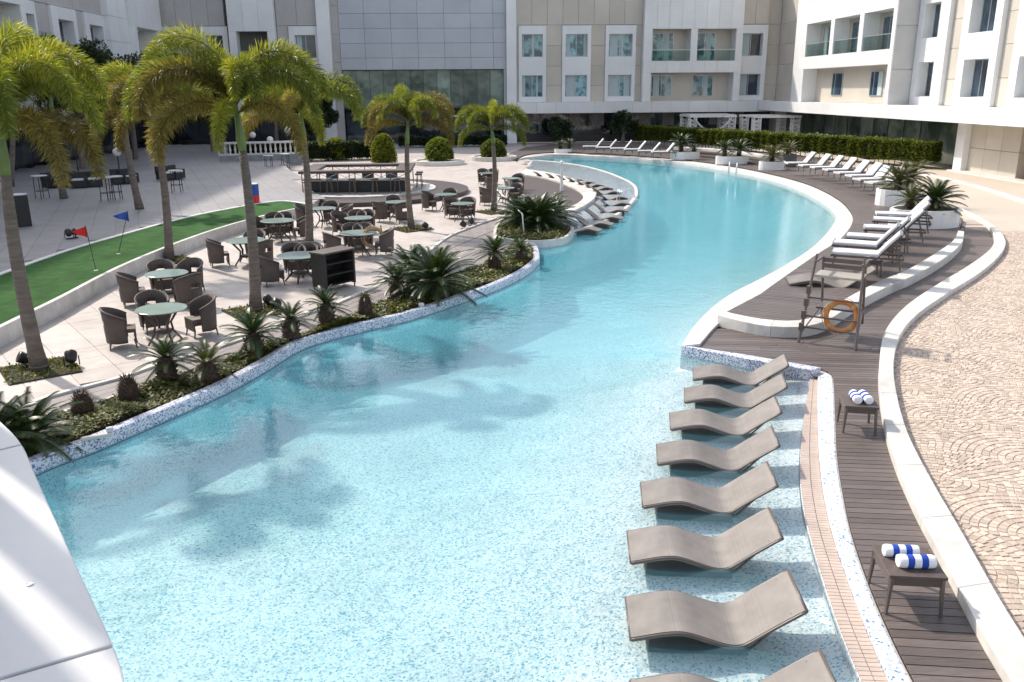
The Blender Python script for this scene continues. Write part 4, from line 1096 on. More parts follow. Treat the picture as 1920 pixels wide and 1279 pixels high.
planter(G(1682, 384, .14), .95, .8, .72, .12, 0, 'white planter half hidden behind the large round one', [(.0, .1, 1.1, .3, 44, 'o', 'olive cycad in the half hidden planter, left one'), (.9, .8, 1.05, .45, 40, 'o', 'tall cycad behind the large round planter')])
planter(G(1447, 318, .14), .85, .6, .55, .12, 0, 'white planter next to the dark bin on the far deck', [(-.05, 0, 1.0, .4, 34, 'o', 'cycad in the white planter next to the dark bin')])
planter(G(1372, 307, .14), 1.15, .6, .55, .12, 0, 'white planter by the pool handrail carrying two cycads', [(-.55, 0, .9, .5, 30, 'g', 'left cycad in the planter by the pool handrail'), (.5, .1, 1.1, .45, 36, 'g', 'right cycad in the planter by the pool handrail')])
planter(G(1284, 298, .14), 1.1, .6, .55, .12, 0, 'white planter at the right end of the far lounger row', [(-.3, 0, 1.05, .6, 44, 'g', 'ball-headed cycad in the planter right of the far loungers'), (.7, .1, .6, .2, 22, 'g', 'small cycad low in the planter right of the far loungers')])
planter(G(1056, 285, .14), .75, .5, .35, .05, 0, 'small white planter left of the far lounger row', [(-.25, 0, .7, .3, 26, 'g', 'left dark cycad in the small far planter'), (.5, 0, .7, .4, 26, 'g', 'right dark cycad in the small far planter')])
planter(G(1845, 322, 0), 1.0, .6, .28, 0, 0, 'low planter against the beige wall at the right', [(0, 0, 1.05, .35, 36, 'o', 'cycad fanning out against the beige wall at the right')])
p = G(1476, 312, .14); t = thing('dark_bin', 'square dark grey planter box with a dry cycad behind the white planters', 'planter box', p)
MB().box(-.45, .45, -.4, .4, 0, .8).build('box', mat('dark_stone', (.12, .12, .12), (.09, .09, .09), .6, 4), t, bevel=.02); MB().box(-.38, .38, -.33, .33, .8, .82).build('soil', SOIL, t)
cycad((p.x, p.y, p.z + .8), .9, .25, 'dry olive cycad growing from the square dark box', 30, 'o', 77, 'cycads in the white planters')

# ------------------------------------------------------------------ cushioned sun loungers on the deck
def make_deck_lounger():
    t = thing('sun_lounger', 'x', 'sun lounger')              # foot at the origin, head towards +x
    L_, W = 1.95, .66; bx0 = 1.15; up = R(50); bl = .80
    m = MB()
    for y in (-W / 2, W / 2): m.box(0, bx0 + .62, y - .02, y + .02, .27, .32)
    for x in (0, bx0, bx0 + .6): m.box(x - .02, x + .02, -W / 2, W / 2, .271, .319)
    m.build('frame', WICKER, t)
    for x in (.08, bx0 + .5):
        for y in (-W / 2, W / 2): MB().tube([(x, y, .28), (x + (.06 if x > 1 else -.03), y, 0)], .024, 6).build('leg', METAL_BR, t)
    bk = MB(); c, s = math.cos(up), math.sin(up)
    def P2(u, n_): return (bx0 + u * c - n_ * s, .32 + u * s + n_ * c)
    vs = [(*[P2(u, n_)[0]], y, P2(u, n_)[1]) for u, n_ in ((0, -.03), (bl, -.03), (bl, 0), (0, 0)) for y in (-W / 2, W / 2)]
    bk.add(vs, [(0, 1, 3, 2), (2, 3, 5, 4), (4, 5, 7, 6), (6, 7, 1, 0), (0, 2, 4, 6), (1, 7, 5, 3)]); bk.build('backrest', WICKER, t)
    MB().tube([(bx0 + .5, -.2, .3), (P2(.55, -.03)[0], -.2, P2(.55, -.03)[1])], .014, 5).tube([(bx0 + .5, .2, .3), (P2(.55, -.03)[0], .2, P2(.55, -.03)[1])], .014, 5).build('back_support', METAL_BR, t)
    def cush(prof, th, name):
        q = slab(prof, W - .03, th, -W / 2 + .015); return q.build(name, CUSHION, t, bevel=.02)
    cush([(0.0, .40), (.4, .405), (.8, .40), (bx0, .40)], .075, 'seat_cushion')
    cush([P2(.03, .08), P2(.4, .088), P2(bl, .08)], .075, 'back_cushion')
    return t
DL = make_deck_lounger(); fd = True
JR = random.Random(12)
def place_lounger(p, rz, lab, grp):
    global fd
    rz += JR.uniform(-.05, .05); p = p + Vector((JR.uniform(-.06, .06), JR.uniform(-.04, .04), 0)); p.z -= 0
    if fd: fd = False; DL.location = p; DL.rotation_euler.z = rz; DL['label'] = lab; DL['group'] = grp
    else: dup(DL, p, rz, lab, grp)
ords = ['leftmost', 'second', 'third', 'fourth', 'fifth', 'sixth', 'seventh', 'eighth']
for i, q in enumerate([(1093, 283), (1118, 285), (1144, 287), (1170, 289), (1196, 292), (1223, 294)]):
    place_lounger(G(*q, .34), R(-4), '%s white lounger%s in the row of six beyond the far pool edge' % (ords[i], ' from the left' if i else ''), 'white loungers on the far deck')
for i, q in enumerate([(1472, 317), (1498, 322), (1520, 326), (1544, 331), (1567, 337), (1588, 343), (1606, 350), (1627, 357)]):
    place_lounger(G(*q, .50), R(2 + i), '%s white cushioned lounger from the dark box in the row along the right bank' % ords[i], 'white loungers along the right bank')
for i, (q, rz) in enumerate([((1640, 419), -22), ((1634, 430), -24), ((1616, 446), -26), ((1584, 463), -28), ((1563, 476), -28), ((1556, 495), -28)]):
    place_lounger(G(*q, .54), R(rz), ['farthest white lounger, foot beside the large round planter', 'second white lounger from the large round planter', 'third white lounger from the large round planter', 'fourth white lounger from the large round planter',
        'fifth white lounger from the large planter, behind the lifeguard chair', 'white lounger right behind the lifeguard chair seat'][i], 'white loungers near the lifeguard chair')
i = 0
for q, lb in (((1637, 486), 'by the lifeguard chair'), ((1660, 462), 'between the fourth and fifth loungers'), ((1683, 446), 'between the third and fourth loungers'), ((1690, 428), 'beside the large planter')):
    p = G(*q, .59)
    side_table((p.x, p.y, .14), R(-10), .42, .42, .45, 'small wicker table with rolled towels ' + lb)
    for s, w_ in ((-.11, 'left'), (.11, 'right')):
        towel((p.x + s, p.y, .592), R(80), .32, .07, '%s rolled towel on the small table %s' % (w_, lb))
# low wave lounger next to the lifeguard chair
p = G(1482, 522, .14 + .2); o = dup(WL, (p.x, p.y, .14), R(-14), 'low brown wave lounger lying on the deck behind the lifeguard chair', 'wave loungers on the decks', 1.25)
# loungers of the sun shelf in the bend
sh_b = [((1003, 322), 0), ((1026, 325), 0), ((1046, 328), 0), ((1064, 332), 0), ((1080, 337), 0), ((1095, 342), 0), ((1108, 349), 0), ((1118, 358), 0), ((1122, 368), 0), ((1118, 379), 0), ((1106, 391), 0), ((1086, 401), 0), ((1062, 411), 0)]
cen = G(1010, 385)
WLs = None
for i, (q, _) in enumerate(sh_b):
    p = G(*q, .35); d = Vector((p.x - cen.x, p.y - cen.y, 0)); 
    a_ = math.atan2(d.y, d.x); a_ = a_ * .22 - R(2)
    foot = Vector((p.x, p.y, 0)) + Vector((math.cos(a_), math.sin(a_), 0)) * 1.42
    lab = '%s grey wave lounger %s on the curved sun shelf' % ((['farthest', 'second', 'third', 'fourth', 'fifth', 'sixth', 'seventh', 'sixth', 'fifth', 'fourth', 'third', 'second', 'nearest'])[i], '' if i in (0, 12) else ('from far end' if i < 7 else 'from near end'))
    dup(WL, (foot.x, foot.y, -.01), a_ + math.pi, lab.replace('  ', ' '), 'wave loungers on the sun shelf', .92)
# chrome handrails and the white ramp rail
def rail(name, pts, r, m, label, cat='handrail'):
    t = thing(name, label, cat, pts[0]); o = Vector(pts[0]); P_ = [Vector(p) - o for p in pts]
    MB().tube(P_, r, 8).build('rail', m, t, smooth=True); return t
a, b = G(1340, 318, .06), G(1372, 336, .06)
for k, (s, w_) in enumerate(((0, 'left'), (.55, 'right'))):
    c = G(1366 + 14 * k, 329 + 2 * k, .06); u = Vector((-.25, -.97, 0))
    rail('pool_handrail', [c - u * .5, c - u * .45 + Vector((0, 0, .7)), c - u * .1 + Vector((0, 0, .9)), c + u * .4 + Vector((0, 0, .75)), c + u * .8 + Vector((0, 0, -.3))], .022, CHROME, '%s chrome grab rail where steps enter the far pool' % w_)
c = G(1160, 382, 0)
for k, w_ in ((0, 'front'), (1, 'rear')):
    e = c + Vector((0, .6 * k, 0)); rail('shelf_handrail', [e, e + Vector((.05, 0, .55)), e + Vector((.5, 0, .62)), e + Vector((.95, 0, .1)), e + Vector((1.0, 0, -.3))], .02, CHROME, '%s chrome grab rail at the rim of the sun shelf' % w_)
a, b = G(932, 395, .0), G(982, 445, .0)
t = thing('ramp_rail', 'white sloping handrail in front of the big cycad clump', 'handrail', a); d = b - a
MB().tube([(0, 0, 0), (0, 0, .92), d * .96 + Vector((0, 0, .80)), d + Vector((0, 0, .2))], .025, 8).build('rail', WPAINT, t, smooth=True)
for k, w_ in ((.35, 0), (.68, 0)): MB().tube([d * k, d * k + Vector((0, 0, .86))], .018, 6).build('post', WPAINT, t)
# ------------------------------------------------------------------ flags, boxes, lamps and small things
for q, tip, m_, lb, s in (((180, 507), (160, 423), RED, 'red flag on a leaning black golf pin over the putting strip', -1), ((222, 476), (240, 395), BLUE, 'blue flag on a leaning black golf pin over the putting strip', -1)):
    p = G(*q, ZT); e = AY(*tip, p.y + .1) - p
    t = thing('golf_flag', lb, 'flag', p, 0, 'golf flags'); MB().tube([(0, 0, 0), e], .010, 6).build('pole', BLACK, t)
    m = MB(); n_ = 8; vs = []
    for i in range(n_ + 1):
        u = i / n_; hgt = .30 * (1 - u) + .02
        base = e - e.normalized() * (.04 + u * .14)
        vs += [base + Vector((s * u * .42, .05 * math.sin(u * 7), .02)), base + Vector((s * u * .42, .05 * math.sin(u * 7 + .4), .02 - hgt))]
    m.add(vs, [(2 * i, 2 * i + 1, 2 * i + 3, 2 * i + 2) for i in range(n_)]); o = m.build('flag_cloth', m_, t); sol = o.modifiers.new('s', 'SOLIDIFY'); sol.thickness = .004
    MB().lathe([(.055, 0), (.055, .006)], 12).build('cup', WPAINT, t)
p = G(474, 384, .3); t = thing('display_box', 'upright box with blue upper half and red lower half beside the putting strip', 'box', p, R(-12))
MB().box(-.26, .26, -.18, .18, 0, .42).build('red_panel', RED, t); MB().box(-.26, .26, -.18, .18, .42, .90).build('blue_panel', BLUE, t); MB().box(-.28, .28, -.2, .2, .90, .94).build('lid', WPAINT, t)
def spot(q, z, rz, lb):
    t = thing('floor_spotlight', lb, 'spotlight', G(*q, z), rz, 'black garden spotlights')
    MB().box(-.10, .10, -.08, .08, 0, .03).build('base', BLACK, t); MB().tube([(-.13, 0, .03), (-.13, 0, .22)], .012, 5).tube([(.13, 0, .03), (.13, 0, .22)], .012, 5).build('bracket', BLACK, t)
    m = MB(); m.lathe([(.055, -.12), (.10, -.07), (.115, .08), (.115, .10)], 14); vs = [Vector(v) for v in m.v]
    Rm = Matrix.Rotation(R(-60), 3, 'X'); m.v = [tuple(Rm @ v + Vector((0, 0, .20))) for v in vs]; m.build('lamp_head', BLACK, t, smooth=True)
spot((136, 688), 0, .4, 'black spotlight on the tiles right of the near palm'); spot((48, 690), 0, 2.2, 'black spotlight tucked left of the near palm trunk')
spot((505, 578), 0, .8, 'black spotlight right of the tall palm trunk, larger one'); spot((520, 583), 0, 2.5, 'black spotlight right of the tall palm trunk, smaller one')
spot((798, 432), 0, 1.8, 'black spotlight beside the slender palm'); spot((869, 430), 0, 1.2, 'black spotlight by the terrace kerb, left of a pair'); spot((884, 424), 0, .2, 'black spotlight by the terrace kerb, right of a pair')
spot((130, 448), ZT, .5, 'black spotlight on the plaza under the red flag'); spot((142, 446), ZT, 1.9, 'black spotlight on the plaza just right of its twin')
def lamp(q, top, z0, lb):
    p = G(*q, z0); e = AY(*top, p.y); t = thing('globe_lamp', lb, 'lamp', p, 0, 'white globe lamps'); h = e.z - z0
    MB().tube([(0, 0, 0), (0, 0, .12), (0, 0, h - .2)], [.09, .04, .035], 8).build('post', BLACK, t)
    m = MB(); m.lathe([(.02, h - .24)] + [(.24 * math.sin(a), h - .24 * math.cos(a)) for a in [k * math.pi / 10 for k in range(1, 10)]] + [(.02, h + .24)], 18); m.build('globe', mat('white_globe', (.85, .84, .82), rough=.3), t, smooth=True)
lamp((148, 330), (146, 246), ZT, 'white globe lamp behind the left palms'); lamp((226, 335), (226, 285), ZT, 'white globe lamp low between the left palms')
lamp((478, 300), (479, 253), 0, 'white globe lamp left of a pair beside the tall palm crown'); lamp((510, 305), (509, 262), 0, 'white globe lamp right of a pair beside the tall palm crown'); lamp((543, 300), (543, 244), 0, 'white globe lamp amid the fronds of the fourth palm')
# unidentified tall dark shape on the plaza, built as a covered cabinet
p = G(42, 424, ZT); t = thing('covered_cabinet', 'tall black cabinet with a pale cloth thrown over its top on the plaza', 'cabinet', p, .5)
MB().box(-.32, .32, -.25, .25, 0, 1.15).build('cabinet', BLACK, t, bevel=.03); MB().poly([(-.36, -.28), (.2, -.28), (.34, .1), (.1, .29), (-.36, .29)], 1.15, 1.19).build('cloth', CUSHION, t, bevel=.02)
# bistro tables under white cloths on the plaza
def make_bistro():
    t = thing('bar_table', 'x', 'bar table'); MB().lathe([(.34, 1.03), (.35, 1.05), (.34, 1.07)], 18).build('table_top', CUSHION, t)
    for k in range(4): a = k * math.pi / 2 + .4; MB().tube([(.26 * math.cos(a), .26 * math.sin(a), 1.03), (.3 * math.cos(a), .3 * math.sin(a), 0)], .02, 5).build('leg', BLACK, t)
    MB().tube([(.28 * math.cos(a), .28 * math.sin(a), .35) for a in [k * math.pi / 8 for k in range(17)]], .014, 5).build('foot_ring', BLACK, t); return t
BT = make_bistro()
bl = [((203, 376), 'between the second palm and the blue flag'), ((219, 374), 'just right of its twin near the blue flag'), ((333, 360), 'behind the second palm trunk'), ((80, 372), 'behind the left palm fronds'), ((505, 322), 'under the tall palm crown, right side'), ((536, 318), 'left of the fourth palm trunk')]
for i, (q, lb) in enumerate(bl):
    lab = 'high black bar table with white top ' + lb; p = G(*q, ZT if q[0] < 400 else 0)
    if i == 0: BT.location = p; BT['label'] = lab; BT['group'] = 'high bar tables'
    else: dup(BT, p, i, lab, 'high bar tables')
# dark low seats with white cushions along the plaza
def make_seat():
    t = thing('lounge_seat', 'x', 'seat'); MB().box(-.4, .4, -.35, .35, .05, .38).build('base', WICKER_BLK, t); MB().box(-.4, .4, .26, .38, .38, .78).build('backrest', WICKER_BLK, t)
    for s in (-.4, .31): MB().box(s, s + .09, -.35, .259, .38, .56).build('armrest', WICKER_BLK, t)
    MB().box(-.30, .30, -.33, .25, .381, .47).build('cushion', CUSHION, t, bevel=.03); return t
SE = make_seat()
for i, q in enumerate([(125, 350), (150, 352), (178, 350), (226, 345), (243, 344), (312, 338), (330, 336), (100, 352)]):
    lab = ['black wicker seat, first right of the leftmost seat', 'black wicker seat behind the pale drooping fronds', 'black wicker seat left of the twin bar tables', 'black wicker seat right of the twin bar tables', 'black wicker seat beside the plaza palm trunk', 'black wicker seat left one behind the second palm', 'black wicker seat right one behind the second palm', 'leftmost black wicker seat with white cushion on the plaza'][i]
    p = G(*q, ZT)
    if i == 0: SE.location = p; SE['label'] = lab; SE['group'] = 'black seats with white cushions'
    else: dup(SE, p, .2 * i, lab, 'black seats with white cushions')
# pipe and small pump box at the pool bed
p = G(182, 822, .08); t = thing('pump_cover', 'pale stone pump cover lying on the bed edge near the corner', 'cover', p, R(28)); MB().box(-.22, .22, -.05, .05, 0, .06).build('cover', KERB, t, bevel=.02); MB().box(.14, .24, -.03, .05, .06, .14).build('knob', CUSHION, t, bevel=.02)
p = G(790, 574, .08); t = thing('pool_jet', 'small white pool fitting on the rim below the largest cycad', 'fitting', p); MB().box(-.07, .07, -.05, .05, 0, .08).build('body', WPAINT, t, bevel=.02)
t = thing('shower_post', 'slim white shower post standing at the half moon deck', 'shower', G(1135 - 18, 372, .12) if False else G(1053, 358, .05)); MB().tube([(0, 0, 0), (0, 0, 1.3)], [.09, .05], 8).build('post', WPAINT, t); MB().lathe([(.05, 1.3), (.11, 1.36), (.09, 1.5), (.03, 1.55)], 10).build('head', WPAINT, t)

# ------------------------------------------------------------------ buildings
class Wing:
    """one facade: u runs along it, n points out of it"""
    def __init__(s, key, root): s.k = key; s.root = root
    def xy(s, u0, u1, n0, n1):
        if s.k == 'C': return u0, u1, 87 - n1, 87 - n0
        if s.k == 'R': return 31.5 - n1, 31.5 - n0, u0, u1
        return -29 + n0, -29 + n1, u0, u1
    def box(s, name, m, u0, u1, z0, z1, n0, n1, parent=None):
        x0, x1, y0, y1 = s.xy(u0, u1, n0, n1); return bx(name, m, parent or s.root, x0, x1, y0, y1, z0, z1)
    def panels(s, m, us, zs, n0=-.05, n1=.0, name='wall_panel', g=.012):
        for a, b in zip(us, us[1:]):
            for c, d in zip(zs, zs[1:]): s.box(name, m, a + g, b - g, c + g, d - g, n0, n1)
    def window(s, u0, u1, z0, z1, m, n=-.30, split=.5, fr=.05, curtain=None):
        q = MB(); x0, x1, y0, y1 = s.xy(u0, u1, n, n + .07); 
        f = thing_part = None
        def wb(a, b, c, d, e=n, f_=n + .07):
            X0, X1, Y0, Y1 = s.xy(a, b, e, f_); q.box(X0, X1, Y0, Y1, c, d)
        wb(u0, u0 + fr, z0, z1); wb(u1 - fr, u1, z0, z1); wb(u0 + fr, u1 - fr, z1 - fr, z1); wb(u0 + fr, u1 - fr, z0, z0 + fr)
        um = u0 + (u1 - u0) * split; wb(um - fr / 2, um + fr / 2, z0 + fr, z1 - fr)
        l = s.root.location; q.v = [(a - l.x, b - l.y, c - l.z) for a, b, c in q.v]
        w_ = q.build('window', ALU, s.root)
        for a, b in ((u0 + fr, um - fr / 2), (um + fr / 2, u1 - fr)): s.box('pane', m, a, b, z0 + fr, z1 - fr, n + .02, n + .04, w_)
        if curtain is None and abs(math.sin(u0 * 12.9 + z0 * 7.3)) > .45: q_ = abs(math.sin(u0 * 5.1 + z0)) * .3; curtain = [(.06, .12 + q_)] if q_ > .12 else [(.62 - q_, .94)]
        if curtain:
            for c, d in curtain: s.box('curtain', mat('curtain_cloth', (.50, .58, .58), (.38, .46, .47), .9, 2, sc=(8, 8, .5)), u0 + (u1 - u0) * c, u0 + (u1 - u0) * d, z0 + fr, z1 - fr, n + .041, n + .048, w_)
        return w_
    def frame(s, u0, u1, zs0, zs1, wins, glass, m=WHITE_CLAD, out=.16, deep=-.32, wz=((4.45, 6.5), (8.2, 10.3)), split=.5, curt=None):
        """white surround standing proud with windows set back in it"""
        a, b = wins; zz = [zs0] + [z for p in wz for z in p] + [zs1]
        s.box('window_surround', m, u0, a, zs0, zs1, deep, out); s.box('window_surround', m, b, u1, zs0, zs1, deep, out)
        for i in range(0, len(zz), 2): 
            if zz[i + 1] - zz[i] > .02: s.box('spandrel', m, a + .002, b - .002, zz[i], zz[i + 1], deep, out - .003)
        for k, (c, d) in enumerate(wz): s.window(a, b, c, d, glass, deep + .02, split, curtain=(curt[k % len(curt)] if curt else None))
ZB, ZTOP = 3.95, 16.
ZROWS = [ZB, 5.5, 7.35, 9.25, 11.15, 12.8, 14.4, ZTOP]
# ---- middle building
Cm = thing('hotel_middle_block', 'pale clad hotel block facing the pool, with three window bays and twin balconies', 'building', (18, 87, 0)); W = Wing('C', Cm)
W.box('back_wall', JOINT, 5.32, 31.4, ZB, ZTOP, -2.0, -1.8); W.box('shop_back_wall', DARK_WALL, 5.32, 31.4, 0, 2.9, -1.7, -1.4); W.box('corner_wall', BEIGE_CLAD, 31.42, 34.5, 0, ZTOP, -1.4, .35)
for i, (a, b) in enumerate(((5.54, 8.25), (9.81, 12.64), (14.06, 17.06))):
    W.frame(a, b, ZB, 11.1, (a + .34, b - .34), GLASS_TEAL, curt=[[[(.03, .16), (.70, .78)], [(.05, .10), (.52, .60)]], [[(.06, .46)], [(.05, .22), (.84, .96)]], [[(.04, .46), (.70, .96)], [(.06, .40), (.56, .64)]]][i])
W.panels(BEIGE_CLAD, [5.34, 5.535], ZROWS[:5], -.34, 0); W.panels(BEIGE_CLAD, [8.26, 9.80], ZROWS[:5], -.34, 0); W.panels(BEIGE_CLAD, [12.65, 14.05], ZROWS[:5], -.34, 0); W.panels(BEIGE_CLAD, [17.07, 17.68], ZROWS[:5], -.34, 0)
W.panels(BEIGE_CLAD, [5.34, 6.85, 8.36, 9.87, 11.38, 12.9, 14.4, 15.9, 17.68], [11.15, 13.6, ZTOP], -.34, 0)
# balcony block
def balcony_block(W, u0, u1, n1, cols, zup, ztop, zlow, low_cols=None, glass=GLASS_TEAL, back=-.9):
    zu0, zu1 = zup; zl0, zl1 = zlow
    us = [u0] + [c for p in cols for c in p] + [u1]
    for a, b in zip(us[::2], us[1::2]): W.box('pier', WHITE_CLAD, a, b, zu0, zu1, back, n1)
    npan = max(3, int((u1 - u0) / 1.2)); g = (u1 - u0) / npan
    W.panels(WHITE_CLAD, [u0 + g * i for i in range(npan + 1)], [zu1, ztop], -.3, n1, g=.008)
    W.panels(WHITE_CLAD, [u0 + g * i for i in range(npan + 1)], [zl1, zu0], -.3, n1 - .002, g=.006)
    W.box('balcony_floor', REVEAL, u0, u1, zl1 + .1, zu0 - .02, back, -.302)
    W.box('pier', WHITE_CLAD, u0, cols[0][0], zl0, zl1, back, n1); W.box('pier', WHITE_CLAD, cols[-1][1], u1, zl0, zl1, back, n1)
    W.box('recess_wall', BEIGE_CLAD, u0, u1, zl0, zl1, back - .2, back); W.box('recess_wall', BEIGE_CLAD, u0, u1, zu0, zu1, back - .2, back)
    W.box('soffit', REVEAL, u0, u1, zu1 + .01, zu1 + .2, back, -.302)
    for a, b in cols:
        W.box('glass_balustrade', GLASS_RAIL, a + .02, b - .02, zu0, zu0 + 1.0, n1 - .12, n1 - .10); W.box('handrail', ALU, a, b, zu0 + 1.0, zu0 + 1.05, n1 - .13, n1 - .09)
balcony_block(W, 17.69, 27.41, .9, [(18.5, 22.3), (22.95, 26.75)], (7.75, 10.7), ZTOP, (ZB, 6.65))
for a, b in ((18.9, 21.0), (23.1, 25.2)):
    W.window(a, b, 7.8, 10.45, GLASS_TEAL, -.89, .5, curtain=[(.55, .8)]); W.window(a, b, 4.4, 6.45, GLASS_TEAL, -.89, .5, curtain=[(.1, .4)] if a < 20 else [(.55, .75)])
W.frame(27.43, 30.05, ZB, 11.1, (27.55, 29.6), GLASS_NAVY, out=.4, curt=[[(.03, .45)]])
W.panels(BEIGE_CLAD, [27.43, 28.7, 30.0], [11.15, 13.6, ZTOP], -.34, .38)
W.panels(BEIGE_CLAD, [30.07, 31.4], ZROWS[:5] + [13.6, ZTOP], -.34, .0)
W.box('roof_parapet', WHITE_CLAD, 5.32, 31.4, ZTOP, ZTOP + .5, -1.2, .3)
# ledge over the ground floor and the dark shopfront below
us = [5.32 + 1.9 * i for i in range(13)] + [29.25, 31.3]
W.panels(WHITE_CLAD, us, [2.9, 3.94], -1.5, 1.2, name='ledge_panel', g=.008)
for i in range(11):
    a = 5.4 + i * 2.4; W.box('shopfront_pane', GLASS_DARK, a, a + 2.36, .75, 2.88, -1.3, -1.25); W.box('plinth_panel', mat('dark_plinth', (.018, .018, .022), rough=.3), a, a + 2.37, .0, .74, -1.3, -1.2)
    if i % 3 != 1: W.box('poster_panel', mat('taupe_poster', (.22, .19, .17), (.14, .12, .11), .5, 2), a + .5, a + 1.7, 1.6, 2.86, -1.249, -1.235)
# ---- glass hall between the two white columns
Gm = thing('glass_hall', 'grey metal clad hall with a long green glass band between white corner columns', 'building', (-4, 87, 0)); W = Wing('C', Gm)
W.box('column', WHITE_CLAD, -13.7, -12.45, 0, 18, -1.5, .5); W.box('column', WHITE_CLAD, 4.35, 5.31, 0, 18, -1.5, .55)
W.panels(LILAC_CLAD, [-12.44, -11.7], [0, 2.6, 5.2, 7.8, 10.4, 13., 15.6, 18], -.6, -.3)
gu = [-11.7, -9.3, -6.75, -4.2, -1.65, .9, 3.1, 4.34]; gz = [7.1, 8.2, 9.55, 10.9, 12.25, 13.6, 15, 16.5, 18]
W.panels(GREY_CLAD, gu, gz, -.6, -.25); W.panels(GREY_CLAD, [4.08, 4.34], [0, 3.5, 7.1], -.6, -.25)
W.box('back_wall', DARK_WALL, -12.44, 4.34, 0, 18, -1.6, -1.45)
for i in range(12):
    a = -11.68 + i * 1.313; o = W.box('glass_band_pane', GLASS_GREEN, a + .02, a + 1.29, 3.62, 7.05, -.7, -.65); W.box('mullion', mat('dark_mullion', (.08, .09, .09), rough=.5), a - .02, a + .018, 3.6, 7.08, -.72, -.60)
W.box('transom', mat('dark_mullion', (.08, .09, .09)), -11.7, 4.08, 3.45, 3.6, -1.2, -.3)
for i in range(9):
    a = -11.6 + i * 1.74
    if i in (6,): W.box('entrance_door', GLASS_NAVY, a, a + 1.7, 0, 2.6, -1.2, -1.15); W.box('door_header', ALU, a, a + 1.7, 2.6, 2.75, -1.2, -1.0)
    else: W.box('lower_pane', GLASS_DARK, a, a + 1.70, 0, 3.43, -1.0, -.95)
# ---- left part of the facing facade
Lm = thing('hotel_left_block', 'pale hotel block behind the palms, left of the glass hall, with deep set windows', 'building', (-21, 87, 0)); W = Wing('C', Lm)
W.box('back_wall', JOINT, -30.2, -13.72, 0, ZTOP, -1.2, -.34)
W.frame(-29.9, -26.4, ZB, 11.1, (-29.3, -27.2), GLASS_NAVY, curt=[[(.5, .95)]])
W.panels(LILAC_CLAD, [-26.38, -24.8], ZROWS[:5], -.34, 0); W.frame(-24.75, -22.2, ZB, 11.1, (-24.3, -22.7), GLASS_NAVY)
W.panels(LILAC_CLAD, [-30, -28.4, -26.9, -25.4, -23.9, -22.4], [11.15, 13.6, ZTOP], -.34, 0)
W.panels(LILAC_CLAD, [-22.15, -21.95], ZROWS[:5], -.34, 0)
balcony_block(W, -21.9, -17.6, .9, [(-21.2, -18.3)], (7.75, 10.6), ZTOP, (ZB, 6.65)); W.window(-19.9, -18.4, 7.8, 10.2, GLASS_NAVY, -.89)
W.panels(LILAC_CLAD, [-17.55, -16.5], ZROWS[:5], -.34, 0); W.frame(-16.45, -13.75, ZB, 11.1, (-15.9, -13.95), GLASS_NAVY)
W.panels(LILAC_CLAD, [-17.55, -15.6, -13.74], [11.15, 13.6, ZTOP], -.34, 0)
W.box('ledge', WHITE_CLAD, -30, -13.72, 2.9, 3.94, -.33, 1.0)
for i in range(8): W.box('lower_pane', GLASS_DARK, -29.9 + i * 2., -29.9 + i * 2 + 1.95, 0, 2.88, -.33, -.25)
# ---- right wing
Rm_ = thing('hotel_right_wing', 'sunlit white hotel wing along the right side with balconies over a long ledge', 'building', (31.5, 62, 0)); W = Wing('R', Rm_)
W.box('back_wall', JOINT, 36, 79.05, ZB, ZTOP, -1.9, -1.75)
W.panels(BEIGE_CLAD, [79.1, 81.1, 83.1, 85.1, 86.6], [ZB, 5.5, 7.35, 9.25, 11.15, 13.6, ZTOP], -.3, .1)
balcony_block(W, 60.6, 79.0, 1.55, [(61.1, 65.6), (66.3, 70.8), (71.5, 76.5)], (7.72, 10.4), ZTOP, (ZB, 6.7), back=.3)
for a in (63.4, 68.6, 74.2): W.window(a - .6, a + 1.5, 7.75, 10.1, GLASS_NAVY, .31)
for a in (64.2, 71.2): W.window(a - .2, a + 1.8, 4.5, 6.3, GLASS_NAVY, .31, .72)
W.panels(WHITE_CLAD, [76.9, 79.0], [ZB, 6.6], -.3, 1.50)
W.box('side_panel', mat('shaded_side_cladding', (.56, .55, .53), (.50, .49, .48), .5, 1, rnd=.05), 60.52, 60.598, ZB, 6.3, -.5, 1.53); W.box('side_panel', mat('shaded_side_cladding', (.5, .5, .5)), 60.52, 60.598, 6.33, 9.2, -.5, 1.53); W.box('side_panel', mat('shaded_side_cladding', (.5, .5, .5)), 60.52, 60.598, 9.23, ZTOP, -.5, 1.53)  # shaded face of the white block; its shade is put into the grey
bays = [((56.6, 60.45), (57.75, 59.75)), ((50.9, 54.95), (51.6, 54.2)), ((45.0, 49.4), (45.6, 48.7)), ((39.0, 43.4), (39.6, 42.7))]
for (a, b), wn in bays: W.frame(a, b, ZB, ZTOP, wn, GLASS_NAVY, out=.05, deep=-.75, wz=((4.5, 6.75), (8.3, 10.5), (12.05, 14.3)), split=.68)
zr = [ZB, 5.6, 7.5, 9.3, 11.2, 13.1, ZTOP]
for a, b in ((54.97, 56.58), (49.42, 50.88), (43.42, 44.98), (36, 38.98)): W.panels(BEIGE_CLAD, [a, b], zr, -.75, -.25)
W.panels(WHITE_CLAD, [36 + 3.1 * i for i in range(17)], [3.06, 3.94], -2.5, 2.2, name='ledge_panel', g=.006)
W.box('roof_parapet', WHITE_CLAD, 36, 87, ZTOP, ZTOP + .5, -1.9, .2)
